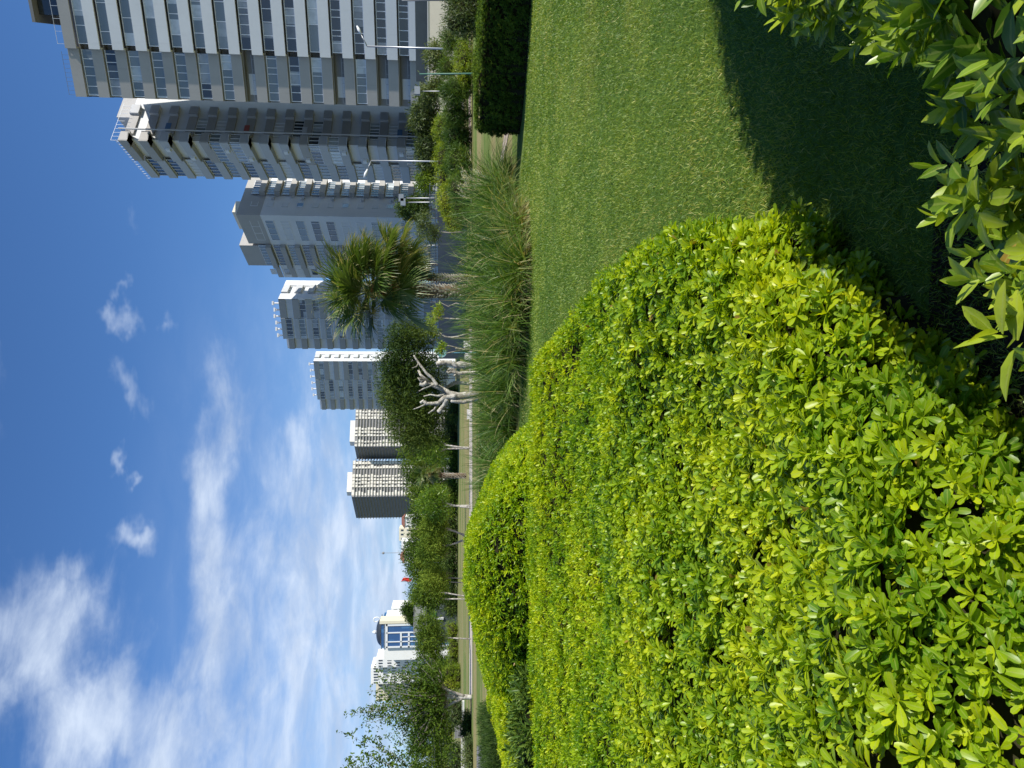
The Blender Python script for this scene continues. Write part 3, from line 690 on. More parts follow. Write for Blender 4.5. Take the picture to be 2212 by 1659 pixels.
for k in range(13):
    zt = Z3 - 2.2 - 3.02 * k
    glazing(b3, l0, l1, 24 - 8.8, 24 - 1.9, .02, zt - 1.6, zt + .1, 'spspddsspsdpd'[k], 2.2, .2)
    mb = MB(); mb.wall(r0, r1, 3.2, 4.6, .0, .05, zt - 1.3, zt - .1); o = mb.build('small_window', M['shutter'] if k % 3 else M['glass'], b3)
    mb = MB(); mullions(mb, r0, r1, 3.1, 4.7, .052, zt - 1.4, zt, 2, .1); mb.build('frame', M['frame'], o)
    if k % 2: 
        mb = MB(); mb.wall(r0, r1, 5.6, 6.4, .0, .45, zt - 1.3, zt - .7); mb.build('air_conditioner', M['paint_grey'], b3)
    # stair and balcony column
    mb = MB(); mb.wall(l0, l1, 5.2, 13.6, .0, .9, zt - 2.3, zt - 1.2); mb.build('balcony', M['paint_taupe'], b3)
    glazing(b3, l0, l1, 5.4, 13.4, .05, zt - 1.2, zt + .4, 'pd'[k % 2], 1.1)
    mb = MB(); mb.wall(l0, l1, 0.2, 4.8, .0, .12, zt - 2.3, zt - 1.2); mb.build('lower_panel', M['paint_taupe'] if k < 3 else M['paint_white'], b3)
    mb = MB(); mb.wall(l0, l1, 1.4, 3.6, .0, .06, zt - 1.1, zt + .1); mb.build('end_window', M['glass'] if k % 2 else M['shutter'], b3)
    mb = MB(); mb.wall(r0, r1, 7.0, 12.6, .0, 1.1, zt - 2.3, zt - 1.15); mb.build('balcony', M['paint_taupe'], b3)
    glazing(b3, r0, r1, 7.2, 12.4, .3, zt - 1.15, zt + .5, 'dp'[k % 2], .9)

# ---- buildings 4 and 5, the same family of block
def block(cx, cy, Zt, nfl, wf, wr, label, twins):
    b = empty('apartment_block', (cx, cy, 0), label, 'building', 'seafront apartment blocks')
    K = Vector((cx, cy)); dL = Vector((-.854, .521)); dR = Vector((.521, .854)); Lf = K + dL * (wf + wf * .36)
    l0, l1 = F2(Lf), F2(K); r0, r1 = F2(K), F2(K + dR * wr); wt_ = wf * 1.36
    mb = MB(); mb.prism([F2(K + dL * .3 + dR * .3), F2(K + dR * wr + dL * .3), F2(K + dR * wr + dL * wt_), F2(K + dL * wt_ + dR * 2.2), F2(K + dL * wf + dR * 2.2), F2(K + dL * wf + dR * .3)], 0, Zt - .2); mb.build('wall', M['paint_white'], b)
    mb = MB(); mb.wall(r0, r1, 0, wr * .28, -.28, 0, 0, Zt); mb.wall(r0, r1, wr * .72, wr, -.28, 0, 0, Zt + .1); mb.build('end_wall', M['paint_white'], b)
    a0 = wt_ - wf; am = wt_ - wf * .48
    for k in range(nfl):
        zt = Zt - 3.05 * k; zb = zt - 1.55
        mb = MB(); mb.wall(l0, l1, am, wt_ - .0, -.28, .0, zb, zt); mb.build('parapet', M['paint_taupe'], b)
        mb = MB(); mb.wall(l0, l1, a0, am - .02, -.3, .06, zb + .5, zt); mb.build('glazed_balcony_parapet', M['paint_grey'], b)
        mb = MB(); mb.wall(r0, r1, wr * .3, wr * .70, -.28, .35, zb, zt - .1); mb.build('side_balcony', M['paint_grey'], b)
        glazing(b, l0, l1, am, wt_ - .3, -.2, zb - 1.48, zb - .02, 'spdsd'[(k * 2 + twins) % 5], 1.7, .3)
        glazing(b, l0, l1, a0 + .1, am - .1, -.1, zb - .98, zb + .48, 'dp'[(k + twins) % 2] if k % 4 else 'd', 1.0)
        mb = MB(); mb.wall(l0, l1, 0.2, a0 - .3, -2.4, -1.5, zb - .6, zt - .8); mb.build('rear_balcony', M['paint_taupe'], b)
    for j in range(6):
        s = wt_ - 1.5 - j * wf / 6.2; mb = MB()
        p = Vector(l0) + (Vector(l1) - Vector(l0)).normalized() * s + dR * .8
        mb.tube([(p.x, p.y, Zt - .3), (p.x, p.y, Zt + 1.5)], .22, 6); mb.box(p.x - .45, p.x + .45, p.y - .3, p.y + .3, Zt + 1.35 - .2 * (j % 2), Zt + 1.7 - .2 * (j % 2)); mb.build('chimney', M['paint_white'], b)
    return b
block(19.8, 176, 41.5, 13, 10.5, 10.7, 'block with white end wall and row of chimneys, partly covered by the palm crown', 0)
block(7.3, 240, 45.0, 14, 14.5, 6.4, 'smallest of the five grey blocks, white edged, above the dark tree crown', 1)

# ---- two far concrete towers
m_, t = newmat('tower facade with panes'); g_ = t.n('ShaderNodeNewGeometry'); vo_ = t.n('ShaderNodeTexNoise'); t.put(vo_.inputs[0], g_.outputs['Position']); vo_.inputs['Scale'].default_value = .7
M['gridwall'] = finish(m_, t, princ(t, t.mix(t.ramp(vo_.outputs[0], .45, .5), (.74, .71, .64), (.62, .58, .50)), .8, 0, .2))
def tower(K, dR, wr, dL, wl, Zt, nfl, label, bays):
    b = empty('concrete_tower', (K.x, K.y, 0), label, 'tower', 'far pale towers with gridded facades')
    r0, r1 = F2(K), F2(K + dR * wr); Lf = K + dL * wl; l0, l1 = F2(Lf), F2(K)
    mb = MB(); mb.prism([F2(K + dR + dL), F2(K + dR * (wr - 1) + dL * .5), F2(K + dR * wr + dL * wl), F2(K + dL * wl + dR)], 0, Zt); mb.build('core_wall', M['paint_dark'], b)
    for k in range(nfl):
        z = Zt - 3.0 * (k + 1)
        mb = MB(); mb.wall(r0, r1, -.5, wr + 2.0, -2.4, .6, z - .2, z + .25); mb.wall(l0, l1, 0, wl - 2.5, -2, .35, z - .2, z + .2); mb.build('floor_slab', M['slab'], b)
        mb = MB(); nopen = random.random(); z_ = z
        mb.wall(r0, r1, .3, wr - .5, -1.3, -1.1, z + .27, z + 2.7)      # back strip that carries the panels
        for (s0, s1, cnt, dep) in bays:
            w_ = (s1 - s0) * wr / cnt
            for i in range(cnt):
                f = random.uniform(.35, .8) if nopen > .2 else .85
                a = s0 * wr + w_ * i + .2; mb.wall(r0, r1, a, a + w_ * f, -1.12, dep, z + .29, z + 2.68)
        mb.build('infill_wall', M['gridwall'], b)
        if k % 3 == 0:
            mb = MB(); mb.wall(l0, l1, wl - 2.2, wl - .3, -1.0, .5, z - 6, z + 2.5); mb.build('corner_panel', M['paint_dark'], b)
    mb = MB(); c = K + dR * wr * .45 + dL * 6
    mb.prism([F2(c - dR * wr * .25), F2(c + dR * wr * .3), F2(c + dR * wr * .3 + dL * 8), F2(c - dR * wr * .25 + dL * 8)], Zt, Zt + 5.5); mb.build('roof_room', M['panel'], b)
    return b
tower(Vector((-62, 750)), Vector((.95, .31)).normalized(), 40, Vector((-.6, .8)), 27, 97, 30, 'right hand far tower, wider, with a pale roof room', [(.0, .18, 2, -.3), (.25, .5, 3, 0), (.7, .95, 3, 0)])
tower(Vector((-112, 750)), Vector((.93, .36)).normalized(), 37, Vector((-.6, .8)), 50, 100, 31, 'left hand far tower with broad shadowed side and bluish left edge', [(.02, .2, 1, -.5), (.24, .62, 4, 0), (.76, 1.0, 2, .5)])

# ---- white and cream houses far left of the towers
def simple(name, label, V, y0, y1, D, Vb, mat, floors=3, roof=None, cols=4, group='small houses far beyond the park', depth=12, cat='building'):
    a = at(V, y1, D); c = at(V, y0, D); zb = 0
    b = empty(name, (a.x, a.y, 0), label, cat, group)
    mb = MB(); mb.prism([(a.x, D), (c.x, D), (c.x, D + depth), (a.x, D + depth)], zb, a.z); mb.build('wall', mat, b)
    w_ = c.x - a.x; h = (a.z - zb) / max(1, floors)
    p0, p1 = (a.x, D), (c.x, D)
    for k in range(floors):
        mb = MB()
        for j in range(cols):
            s = w_ * (j + .3) / cols; mb.wall(p0, p1, s, s + w_ * .4 / cols, 0, .12, a.z - h * (k + .75), a.z - h * (k + .3))
        mb.build('window_row', M['glass'], b)
    if roof:
        mb = MB(); x0, x1 = a.x - .6, c.x + .6; z = a.z; ym = D + depth / 2
        mb.add([(x0, D - .6, z), (x1, D - .6, z), (x1, D + depth + .6, z), (x0, D + depth + .6, z), (x0 + 2, ym, z + roof), (x1 - 2, ym, z + roof)],
               [(0, 1, 5, 4), (1, 2, 5), (2, 3, 4, 5), (3, 0, 4), (3, 2, 1, 0)])
        mb.build('roof', M['tile'], b)
    return b
M['tile'] = plain('red brown roof tile', (.22, .09, .06), .8)
M['cream'] = plain('cream house paint', (.72, .66, .50), .8, 0, .2, .04)
M['bwhite'] = plain('bright white house paint', (.80, .79, .76), .8, 0, .2, .04)
simple('house', 'white house with red roof right beside the left far tower', 874, 1117, 1140, 520, 0, M['bwhite'], 8, 2.5, 3)
simple('house', 'cream house with stepped roof left of the red roofed white house', 862, 1141, 1168, 560, 0, M['cream'], 9, None, 3)
simple('house', 'bright white narrow house below the thin mast', 867, 1169, 1193, 540, 0, M['bwhite'], 9, None, 3)
simple('house', 'low house with brown pitched roof left of the mast', 873, 1197, 1216, 500, 0, M['bwhite'], 8, 3.0, 2)
simple('apartment_house', 'white apartment building with rows of small windows right of the blue glass tower', 845, 1314, 1340, 330, 0, M['bwhite'], 8, None, 4)
simple('apartment_house', 'stepped white building behind the wispy tree, next to the blue glass tower', 812, 1424, 1442, 310, 0, M['bwhite'], 9, None, 3)
simple('apartment_house', 'tallest white building behind the wispy tree', 801, 1442, 1478, 312, 0, M['bwhite'], 9, None, 6)
simple('apartment_house', 'cream white building at the left side of the wispy tree crown', 812, 1478, 1515, 318, 0, M['cream'], 9, None, 6)
# mast
p = at(862, 1194, 545); q = at(822, 1194, 545)
ms = empty('mast', (p.x, p.y, 0), 'thin antenna mast with a ball near its tip above the far houses', 'mast')
mb = MB(); mb.tube([(p.x, p.y, 0), (p.x, p.y, q.z)], [.35, .12], 6); mb.build('pole', M['paint_dark'], ms)
mb = MB(); z = at(828, 1194, 545).z; mb.tube([(p.x, p.y, z - .9), (p.x, p.y, z - .5), (p.x, p.y, z + .5), (p.x, p.y, z + .9)], [.2, .9, .9, .2], 8); mb.build('ball', M['paint_dark'], ms)
# red flag
p = at(893, 1256, 300); q = at(866, 1256, 300)
fl = empty('flag', (p.x, p.y, 0), 'drooping red flag on a pole above the dark round trees', 'flag')
mb = MB(); mb.tube([(p.x, p.y, 0), (p.x, p.y, q.z)], .12, 6); mb.build('pole', M['rail'], fl)
zz_ = q.z; mb = MB(); n_ = 7
vs = []
for i in range(n_):
    for j in range(4): vs.append((p.x + .15 + j * .45 + .1 * math.sin(i), p.y + .25 * math.sin(j * 2.0 + i), zz_ - .1 - i * .65 - j * .25))
mb.add(vs, [(i * 4 + j, i * 4 + j + 1, (i + 1) * 4 + j + 1, (i + 1) * 4 + j) for i in range(n_ - 1) for j in range(3)])
mb.build('cloth', plain('red flag cloth', (.55, .03, .03), .8, 0, .1), fl)

# ---- blue glass tower with dome
Dg = 300
g = empty('glass_tower', (at(900, 1396, Dg).x, Dg, 0), 'blue glass fronted building with white grid frame and dark dome', 'building')
xl, xr = at(900, 1396, Dg).x, at(900, 1349, Dg).x; zt = at(834, 1370, Dg).z
mb = MB(); mb.prism([(xl - 5.5, Dg + .6), (xr + .6, Dg + .6), (xr + .6, Dg + 18), (xl - 5.5, Dg + 18)], 0, zt + .9); mb.build('wall', M['bwhite'], g)
p0, p1 = (xl, Dg), (xr, Dg)
mb = MB(); mb.wall(p0, p1, 0, xr - xl, -.6, 0, 0, zt - .4); mb.build('curtain_wall', M['glass_blue'], g)
mb = MB(); w_ = xr - xl
for s, s1, z0, z1 in [(-.3, .3, 0, zt), (w_ - .3, w_ + .5, 0, zt), (w_ * .63, w_ * .68, 0, zt), (w_ * .22, w_ * .26, 0, zt), (-.3, w_ + .5, zt - .6, zt + .3),
                     (-.3, w_ * .63, zt * .77, zt * .795), (-.3, w_ * .63, zt * .655, zt * .68), (-.3, w_ * .63, zt * .42, zt * .445), (w_ * .44, w_ * .47, zt * .42, zt * .77)]:
    mb.wall(p0, p1, s, s1, .0, .25, z0, z1)
mb.build('grid_frame', M['frame'], g)
mb = MB(); zc = at(820, 1343, Dg).z; xc = at(900, 1348, Dg).x; xd = at(900, 1339, Dg).x
mb.prism([(xc + .5, Dg - .4), (xd, Dg - .4), (xd, Dg + 6), (xc + .5, Dg + 6)], 0, zc); mb.build('corner_pier', M['cream'], g)
mb = MB(); mb.prism([(xl - .3, Dg + .1), (xr + .3, Dg + .1), (xr + .3, Dg + 16), (xl - .3, Dg + 16)], zt + .9, zt + 1.9); mb.build('blue_band', M['glass_blue'], g)
mb = MB(); cx = (xl + xr) / 2 - 1.2; z0 = zt + 1.9; R_ = at(820, 1350, Dg).x - cx; H_ = at(808, 1382, Dg).z - z0
rings = []; vs = []
for i in range(9):
    t_ = i / 8; r_ = R_ * max(.02, math.cos(t_ * math.pi / 2) ** .75) if i else R_ * 1.25; zz_ = z0 + (H_ * math.sin(t_ * math.pi / 2) if i else .6)
    for j in range(24): vs.append((cx + r_ * math.cos(j * math.pi / 12), Dg + 9 + r_ * .8 * math.sin(j * math.pi / 12), zz_))
fs = [(i * 24 + j, i * 24 + (j + 1) % 24, (i + 1) * 24 + (j + 1) % 24, (i + 1) * 24 + j) for i in range(8) for j in range(24)]
mb.add(vs, fs); mb.build('dome', plain('dark glass dome', (.05, .06, .07), .2, .3, .6), g, True)
mb = MB(); pts = []
cz = at(812, 1343, Dg).z; cxx = at(812, 1343, Dg).x
for i in range(15):
    a = math.radians(-80 + i * 24); rr = 1.7 - i * .08; pts.append((cxx + math.cos(a) * rr * .8, Dg + 2, cz + math.sin(a) * rr))
mb.tube(pts, .22, 6); mb.tube([(cxx, Dg + 2, zc), (cxx, Dg + 2, cz - 1.5)], .2, 6); mb.build('curl_ornament', M['frame'], g)
mb = MB(); mb.tube([(cx, Dg + 9, z0 + H_ - .3), (cx, Dg + 9, z0 + H_ + .6), (cx, Dg + 9, z0 + H_ + 1.6)], [.5, .9, .15], 8); mb.build('finial', M['frame'], g)

# ---- pavilion with ribbed hip roof
Dp = 190
x0, x1 = at(922, 1398, Dp).x, at(922, 1300, Dp).x; ze = at(922, 1340, Dp).z; zr = at(893, 1340, Dp).z
pv_ = empty('pavilion', ((x0 + x1) / 2, Dp, 0), 'low pavilion with grey green ribbed hip roof beneath the blue glass building', 'pavilion')
mb = MB(); yy0, yy1 = Dp, Dp + 9; ym = Dp + 4.5
mb.add([(x0, yy0, ze), (x1, yy0, ze), (x1, yy1, ze), (x0, yy1, ze), (x0 + 2.6, ym, zr), (x1 - 2.2, ym, zr)], [(0, 1, 5, 4), (1, 2, 5), (2, 3, 4, 5), (3, 0, 4), (3, 2, 1, 0)])
m_, t = newmat('ribbed roof sheet'); wv = t.n('ShaderNodeTexWave'); t.put(wv.inputs[0], t.n('ShaderNodeTexCoord').outputs['Object']); wv.inputs['Scale'].default_value = 1.4
M['roofsheet'] = finish(m_, t, princ(t, t.mix(wv.outputs[1], (.16, .17, .14), (.24, .25, .21)), .6, 0, .3, wv.outputs[1], .5, .1))
mb.build('roof', M['roofsheet'], pv_)
mb = MB(); mb.tube([(x1, yy0, ze + .05), (x1 - 1.6, ym, zr + .08)], .14, 6); mb.tube([(x0, yy0, ze + .05), (x0 + 2, ym, zr + .08)], .14, 6); mb.tube([(x0 + 2, ym, zr + .08), (x1 - 1.6, ym, zr + .08)], .12, 6); mb.build('ridge_cap', M['paint_dark'], pv_)
mb = MB(); mb.box(x0 + .7, x1 - 2.4, Dp + .8, Dp + 8, 0, ze - .02); mb.build('wall', plain('slate green wall', (.06, .075, .075), .7), pv_)
a = at(931, 1336, Dp).x; b_ = at(931, 1325, Dp).x
mb = MB(); mb.box(a, b_, Dp + .6, Dp + .72, at(942, 1330, Dp).z, at(931, 1330, Dp).z); mb.build('green_panel', plain('green panel', (.06, .22, .07), .6), pv_)
mb = MB(); c_ = at(931, 1338, Dp).x; mb.box(c_ - .25, c_ + .25, Dp + .4, Dp + .79, at(958, 1338, Dp).z, at(931, 1338, Dp).z); mb.build('white_post', M['paint_white'], pv_)

# ---- mountain behind everything
mx0, mx1 = at(880, 1659 + 330, 3200).x, at(900, 1590, 3200).x
nn = 60; vs = []; fs = []
for i in range(nn + 1):
    x = mx0 + (mx1 - mx0) * i / nn; e = i / nn
    h = 190 * (1 - e) ** 1.2 * (1 + .10 * math.sin(e * 17)) + 25 * math.sin(e * 5) ** 2 + 18
    for j, fz in enumerate((0, .55, 1, .55, 0)):
        vs.append((x + 25 * math.sin(i * 1.7 + j), 3000 + j * 220 + 40 * math.sin(i * .9 + j * 2), h * fz * (1 + .12 * math.sin(i * 1.3 + j * 4))))
for i in range(nn):
    for j in range(4): fs.append((i * 5 + j, (i + 1) * 5 + j, (i + 1) * 5 + j + 1, i * 5 + j + 1))
mb = MB(); mb.add(vs, fs); o = mb.build('mountain', plain('wooded mountain slope', (.07, .09, .05), .95, 0, .05, .3, .01), None, True); o['kind'] = 'structure'

# ================================================================ paths, roads, low walls
M['path'] = plain('pale beige paving', (.50, .44, .38), .9, 0, .15, .08, 1.0)
M['asphalt'] = plain('grey asphalt', (.22, .21, .22), .9, 0, .15, .1, 1.5)
M['kerb'] = plain('white kerb stone', (.68, .65, .60), .85, 0, .15, .1, 1.0)
M['dark_soil'] = plain('dark planted soil', (.06, .07, .03), .95, 0, .05, .3, .4)
def strip(name, far, near, mat, z=.0):
    sheet(name, [F2(p) for p in near] + [F2(p) for p in reversed(far)], z, mat)
strip('path', [gd(1013.5, y) for y in (1500, 1300, 1100, 900, 700)], [gd(1020, y) for y in (1500, 1300, 1100, 900, 700)], M['path'], -.004)
strip('path', [gd(1080, 350), gd(1098, 240), gd(1106, 160), gd(1112, 0)], [gd(1087, 350), gd(1108, 240), gd(1118, 160), gd(1126, 0)], plain('pinkish park path', (.44, .34, .28), .9), .006)
strip('path', [gd(1013, 350), gd(1012, 220), gd(1011, 80)], [gd(1017, 350), gd(1016.5, 220), gd(1016, 80)], plain('pinkish far path', (.44, .34, .28), .9), -.002)
strip('road', [gd(1030, 1612), gd(1028, 1760)], [gd(1056, 1604), gd(1062, 1760)], M['asphalt'], -.002)
strip('flower_bed_soil', [gd(1003, 560), gd(1001, 800)], [gd(1012, 560), gd(1010, 800)], M['dark_soil'], -.003)
def lowwall(label, V0, V1, y0, y1, mat, nm='low_wall', cat='low wall', depth=.35, group=None):
    a, b = gd(V1, y1), gd(V1, y0); h = at(V0, (y0 + y1) / 2, a.y).z
    mb = MB(); mb.wall((a.x, a.y), (b.x, b.y), 0, (b - a).length, -depth, 0, 0, h * .86); 
    r = empty(nm, (a.x, a.y, 0), label, cat, group); mb.build('wall', mat, r)
    mb = MB(); mb.wall((a.x, a.y), (b.x, b.y), -.03, (b - a).length + .03, -depth - .03, .03, h * .86, h); mb.build('coping', mat, r); return r
lowwall('white kerb block nearest the palm side of the round blue sign', 1002, 1015, 737, 750, M['kerb'], 'kerb_block', 'kerb block')
lowwall('white kerb block just left of the blue sign pole', 1004, 1016, 763, 778, M['kerb'], 'kerb_block', 'kerb block')
lowwall('white kerb stones between the dark trunks and the grasses', 1009, 1017, 885, 905, M['kerb'], 'kerb_block', 'kerb block')
lowwall('cream low wall at the far left edge of the park', 996, 1008, 1594, 1700, M['kerb'])
lowwall('thin white low wall right behind the wispy tree trunk', 998, 1003, 1515, 1556, M['kerb'])
lowwall('dark grey box shaped planter in front of the far left hedges', 982, 1000, 1577, 1594, M['paint_dark'], 'planter', 'planter', 1.5)

# retaining wall with railing below the blocks
rw = empty('retaining_wall', (20, 78, 0), 'grey retaining wall with a dark two rail fence running below the apartment blocks', 'wall')
a, b_ = at(944, 775, 84), at(944, 398, 72); w0, w1 = (a.x, a.y), (b_.x, b_.y); LL = (Vector(w1) - Vector(w0)).length
mb = MB(); mb.wall(w0, w1, 0, LL, -.4, 0, 0, 2.95); mb.build('wall', M['asphalt'], rw)
mb = MB(); mb.wall(w0, w1, 0, LL, -.1, -.02, 3.60, 3.70); mb.wall(w0, w1, 0, LL, -.1, -.02, 3.12, 3.2); s = 0
while s < LL: mb.wall(w0, w1, s, s + .09, -.12, 0.0, 2.95, 3.75); s += 2.4
mb.build('railing', M['paint_dark'], rw)

# ================================================================ trees and shrubs
def crown(root, ells, n, L, Wd, mat, name='crown', per=14, rc=.5, kind='dia', tone=0.0, shell=.55, up=.25):
    Cs = []; Ax = []; tn = []
    vol = np.array([e[1] * e[2] * e[3] for e in ells]); vol = vol / vol.sum()
    for (c, rx, ry, rz), v_ in zip(ells, vol):
        k = max(4, int(n * v_)); d = unit(rng.normal(0, 1, (k, 3))); r_ = shell + (1 - shell) * rng.random(k) ** .6
        lump = .80 + .42 * vnoise(d * 1.0 + np.array(c)[None] * .13, 2.3)
        P = d * (r_ * lump)[:, None] * [rx, ry, rz] + np.array(c)[None]
        Cs.append(P); Ax.append(d)
    C = np.concatenate(Cs); A = np.concatenate(Ax); m_ = len(C)
    base = np.clip(.48 + tone + .8 * (vnoise(C, .55) - .5) + rng.normal(0, .13, m_), 0, 1)
    P = np.repeat(C, per, 0) + rng.normal(0, 1, (m_ * per, 3)) * rc * .55
    A = np.repeat(A, per, 0); P = P[P[:, 2] > .02] if False else P
    T = unit(A * .5 + rng.normal(0, .75, P.shape) + [0, 0, up]); N = unit(np.cross(T, rng.normal(0, 1, P.shape)))
    N = unit(np.where((N * A).sum(1, keepdims=True) < 0, -N, N) + A * .4); N = unit(N - T * (N * T).sum(1, keepdims=True))
    V, F, k = leaves_mesh(P, T, N, L * rng.uniform(.6, 1.3, len(P)), Wd * rng.uniform(.6, 1.3, len(P)), rng.uniform(0, .4, len(P)), kind, .2)
    V[:, 2] = np.maximum(V[:, 2], .01)
    R = np.repeat(np.clip(np.repeat(base, per) + rng.normal(0, .12, len(P)), 0, 1), k)
    return mesh_np(name, V, F, mat, root, R)
def E(V, y, rV, ry, D, dz=1.0):
    c = at(V, y, D); s = ppm(D); return (tuple(c), ry * s, max(ry, rV) * s * .8 * dz, rV * s)
def trunkline(root, pts, D, r0, r1, mat, name='trunk', dj=0.0, k=8, foot=True):
    P = [at(V, y, D + dj * i) for i, (V, y) in enumerate(pts)]
    if foot: P = [Vector((P[0].x, P[0].y, -.05))] + P[1:] if P[0].z < .6 else [Vector((P[0].x, P[0].y, -.05))] + P
    n = len(P); Q = []; 
    for i, p in enumerate(P):      # a little gnarl
        q = Vector(p)
        if 0 < i < n - 1: q += Vector((random.uniform(-.2, .2), random.uniform(-.5, .5), 0)) * r0
        Q.append(q)
    R = [r0 + (r1 - r0) * i / max(1, n - 1) for i in range(n)]
    if r0 > .08:        # knots and swellings along a thick trunk
        Q2, R2 = [], []
        for i in range(n - 1):
            for j in range(5):
                f = j / 5; Q2.append(Q[i].lerp(Q[i + 1], f) + Vector((random.gauss(0, .04), random.gauss(0, .04), random.gauss(0, .02))) * r0 * (1 if i + j else 0)); R2.append((R[i] * (1 - f) + R[i + 1] * f) * random.uniform(.92, 1.10))
        Q2.append(Q[-1]); R2.append(R[-1] * 1.15); Q2.append(Q[-1] + (Q[-1] - Q[-2]).normalized() * R[-1] * .5); R2.append(R[-1] * .7); Q, R = Q2, R2; k = 10
    mb = MB(); mb.tube(Q, R, k)
    return mb.build(name, mat, root, True)
def tree(label, D, ells, n, mat, trunks, L=.3, Wd=.17, name='park_tree', cat='tree', group=None, bark='bark', r0=.14, r1=.07, per=14, rc=.45, tone=0., kind='dia', shell=.55, back=0.0):
    c = at(*ells[0][:2], D); root = empty(name, (c.x, c.y, 0), label, cat, group)
    if not trunks: trunks = [[(gdV(D), ells[0][1]), (ells[0][0], ells[0][1])]]
    for tr in trunks:
        trunkline(root, tr, D, r0, r1, M[bark])
        e = at(*tr[-1], D)       # small limbs into the crown
        mb = MB(); 
        for j in range(4):
            q = e + Vector((random.uniform(-1, 1), random.uniform(-.6, .6), random.uniform(.5, 1.3))) * ells[0][2] * ppm(D) * .7
            mb.tube([e - Vector((0, 0, .15)), (e + q) / 2 + Vector((random.uniform(-.1, .1), 0, .1)), q], [r1 * .8, r1 * .5, r1 * .2], 5)
        mb.build('limb', M[bark], root, True)
    crown(root, [E(*e[:4], D + back) for e in ells], n, L, Wd, mat, per=per, rc=rc, tone=tone, kind=kind, shell=shell)
    return root
def gdV(D): 
    return 1106 + FPX * math.tan(math.atan2(-CAMH, D) * -1 - PITCH)
def shrub(label, D, ells, n, mat, L=.26, Wd=.12, name='shrub', cat='shrub', group=None, per=12, rc=.35, tone=0., kind='dia', shell=.75, core=True):
    c = at(*ells[0][:2], D); root = empty(name, (c.x, c.y, 0), label, cat, group)
    es = []
    for V, y, rV, ry in [e[:4] for e in ells]:
        cc, rx, ryy, rz = E(V, y, rV, ry, D); es.append((cc, rx, ryy, rz))
    crown(root, es, n, L, Wd, mat, 'foliage', per, rc, kind, tone, shell)
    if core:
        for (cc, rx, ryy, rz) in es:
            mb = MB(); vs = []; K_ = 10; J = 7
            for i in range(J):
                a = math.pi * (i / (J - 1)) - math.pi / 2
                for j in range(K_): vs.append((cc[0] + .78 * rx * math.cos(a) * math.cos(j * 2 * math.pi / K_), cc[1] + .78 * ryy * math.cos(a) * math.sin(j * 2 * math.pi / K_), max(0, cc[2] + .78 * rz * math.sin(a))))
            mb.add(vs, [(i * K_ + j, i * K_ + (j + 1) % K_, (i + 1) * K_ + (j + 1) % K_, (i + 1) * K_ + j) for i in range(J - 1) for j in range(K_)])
            mb.build('twigs', M['core'], root, True)  # closed lump behind the leaves, its colour carries the inner shade
    # stem
    mb = MB(); mb.tube([(es[0][0][0], es[0][0][1], -.05), (es[0][0][0], es[0][0][1], max(.2, es[0][0][2]))], [.09, .05], 6); mb.build('stem', M['bark_brown'], root)
    return root

# ---- right side planting
shrub('lime clipped mound between the lawn strip and the oleanders', 56, [(1003, 140, 19, 52), (1008, 180, 12, 25), (1000, 110, 16, 28)], 420, M['leaf_yellow'], .16, .09, 'clipped_shrub', per=14, rc=.22, shell=.9, tone=.1)
shrub('large untidy brown and green shrub with flower spikes at the right edge', 37, [(1010, 28, 40, 52), (985, 50, 24, 25), (1000, -15, 40, 45)], 650, M['leaf_olive'], .17, .08, per=14, rc=.28, tone=.05, shell=.7)
shrub('dark oleander between the large brown shrub and the lime clipped mound', 60, [(974, 88, 18, 24)], 160, M['leaf_oleander'], .3, .07, 'oleander_shrub', group='round oleanders before the cream wall', rc=.3)
shrub('rounded oleander behind the green post', 62, [(970, 148, 18, 20)], 150, M['leaf_oleander'], .3, .07, 'oleander_shrub', group='round oleanders before the cream wall', rc=.3)
shrub('largest round oleander, left of the green post', 56, [(983, 199, 28, 27)], 300, M['leaf_oleander'], .3, .07, 'oleander_shrub', group='round oleanders before the cream wall', rc=.3)
shrub('round oleander touching the right end of the bright hedge row', 57, [(987, 250, 26, 25)], 280, M['leaf_oleander'], .3, .07, 'oleander_shrub', group='round oleanders before the cream wall', rc=.3)
shrub('bright green hedge mound at the right end of the hedge row', 66, [(966, 278, 27, 33)], 330, M['leaf_yellow'], .2, .11, 'hedge_mound', 'hedge', 'bright clipped hedge mounds', rc=.25, shell=.9, tone=-.12)
shrub('bright green hedge mound in the middle of the hedge row', 65, [(966, 345, 26, 40), (968, 385, 24, 32)], 420, M['leaf_yellow'], .2, .11, 'hedge_mound', 'hedge', 'bright clipped hedge mounds', rc=.25, shell=.9)
shrub('lime hedge mound tapering towards the retaining wall', 64, [(972, 435, 25, 40), (982, 475, 22, 30)], 420, M['leaf_yellow'], .2, .11, 'hedge_mound', 'hedge', 'bright clipped hedge mounds', rc=.25, shell=.9, tone=.05)
shrub('dark shrub with broad leaves in front of the right hedge mound', 58, [(990, 300, 28, 34)], 330, M['leaf_oleander'], .3, .08, 'oleander_shrub', group='dark shrubs in front of the hedge row', rc=.3, tone=-.15)
shrub('dark shrub in front of the middle hedge mound', 57, [(990, 352, 26, 34)], 330, M['leaf_oleander'], .3, .08, 'oleander_shrub', group='dark shrubs in front of the hedge row', rc=.3, tone=-.1)
shrub('green shrub behind the plumed grass, below the lime hedge mound', 56, [(994, 405, 26, 34), (998, 450, 22, 34)], 380, M['leaf_oleander'], .26, .08, 'oleander_shrub', group='dark shrubs in front of the hedge row', rc=.3)
tree('grey green small tree in front of the cream garden wall', 72, [(940, 120, 22, 26), (958, 138, 18, 22), (955, 100, 15, 16)], 130, M['leaf_olive'], [[(985, 125), (960, 122)]], .34, .2, 'garden_tree', group='trees below the right blocks')
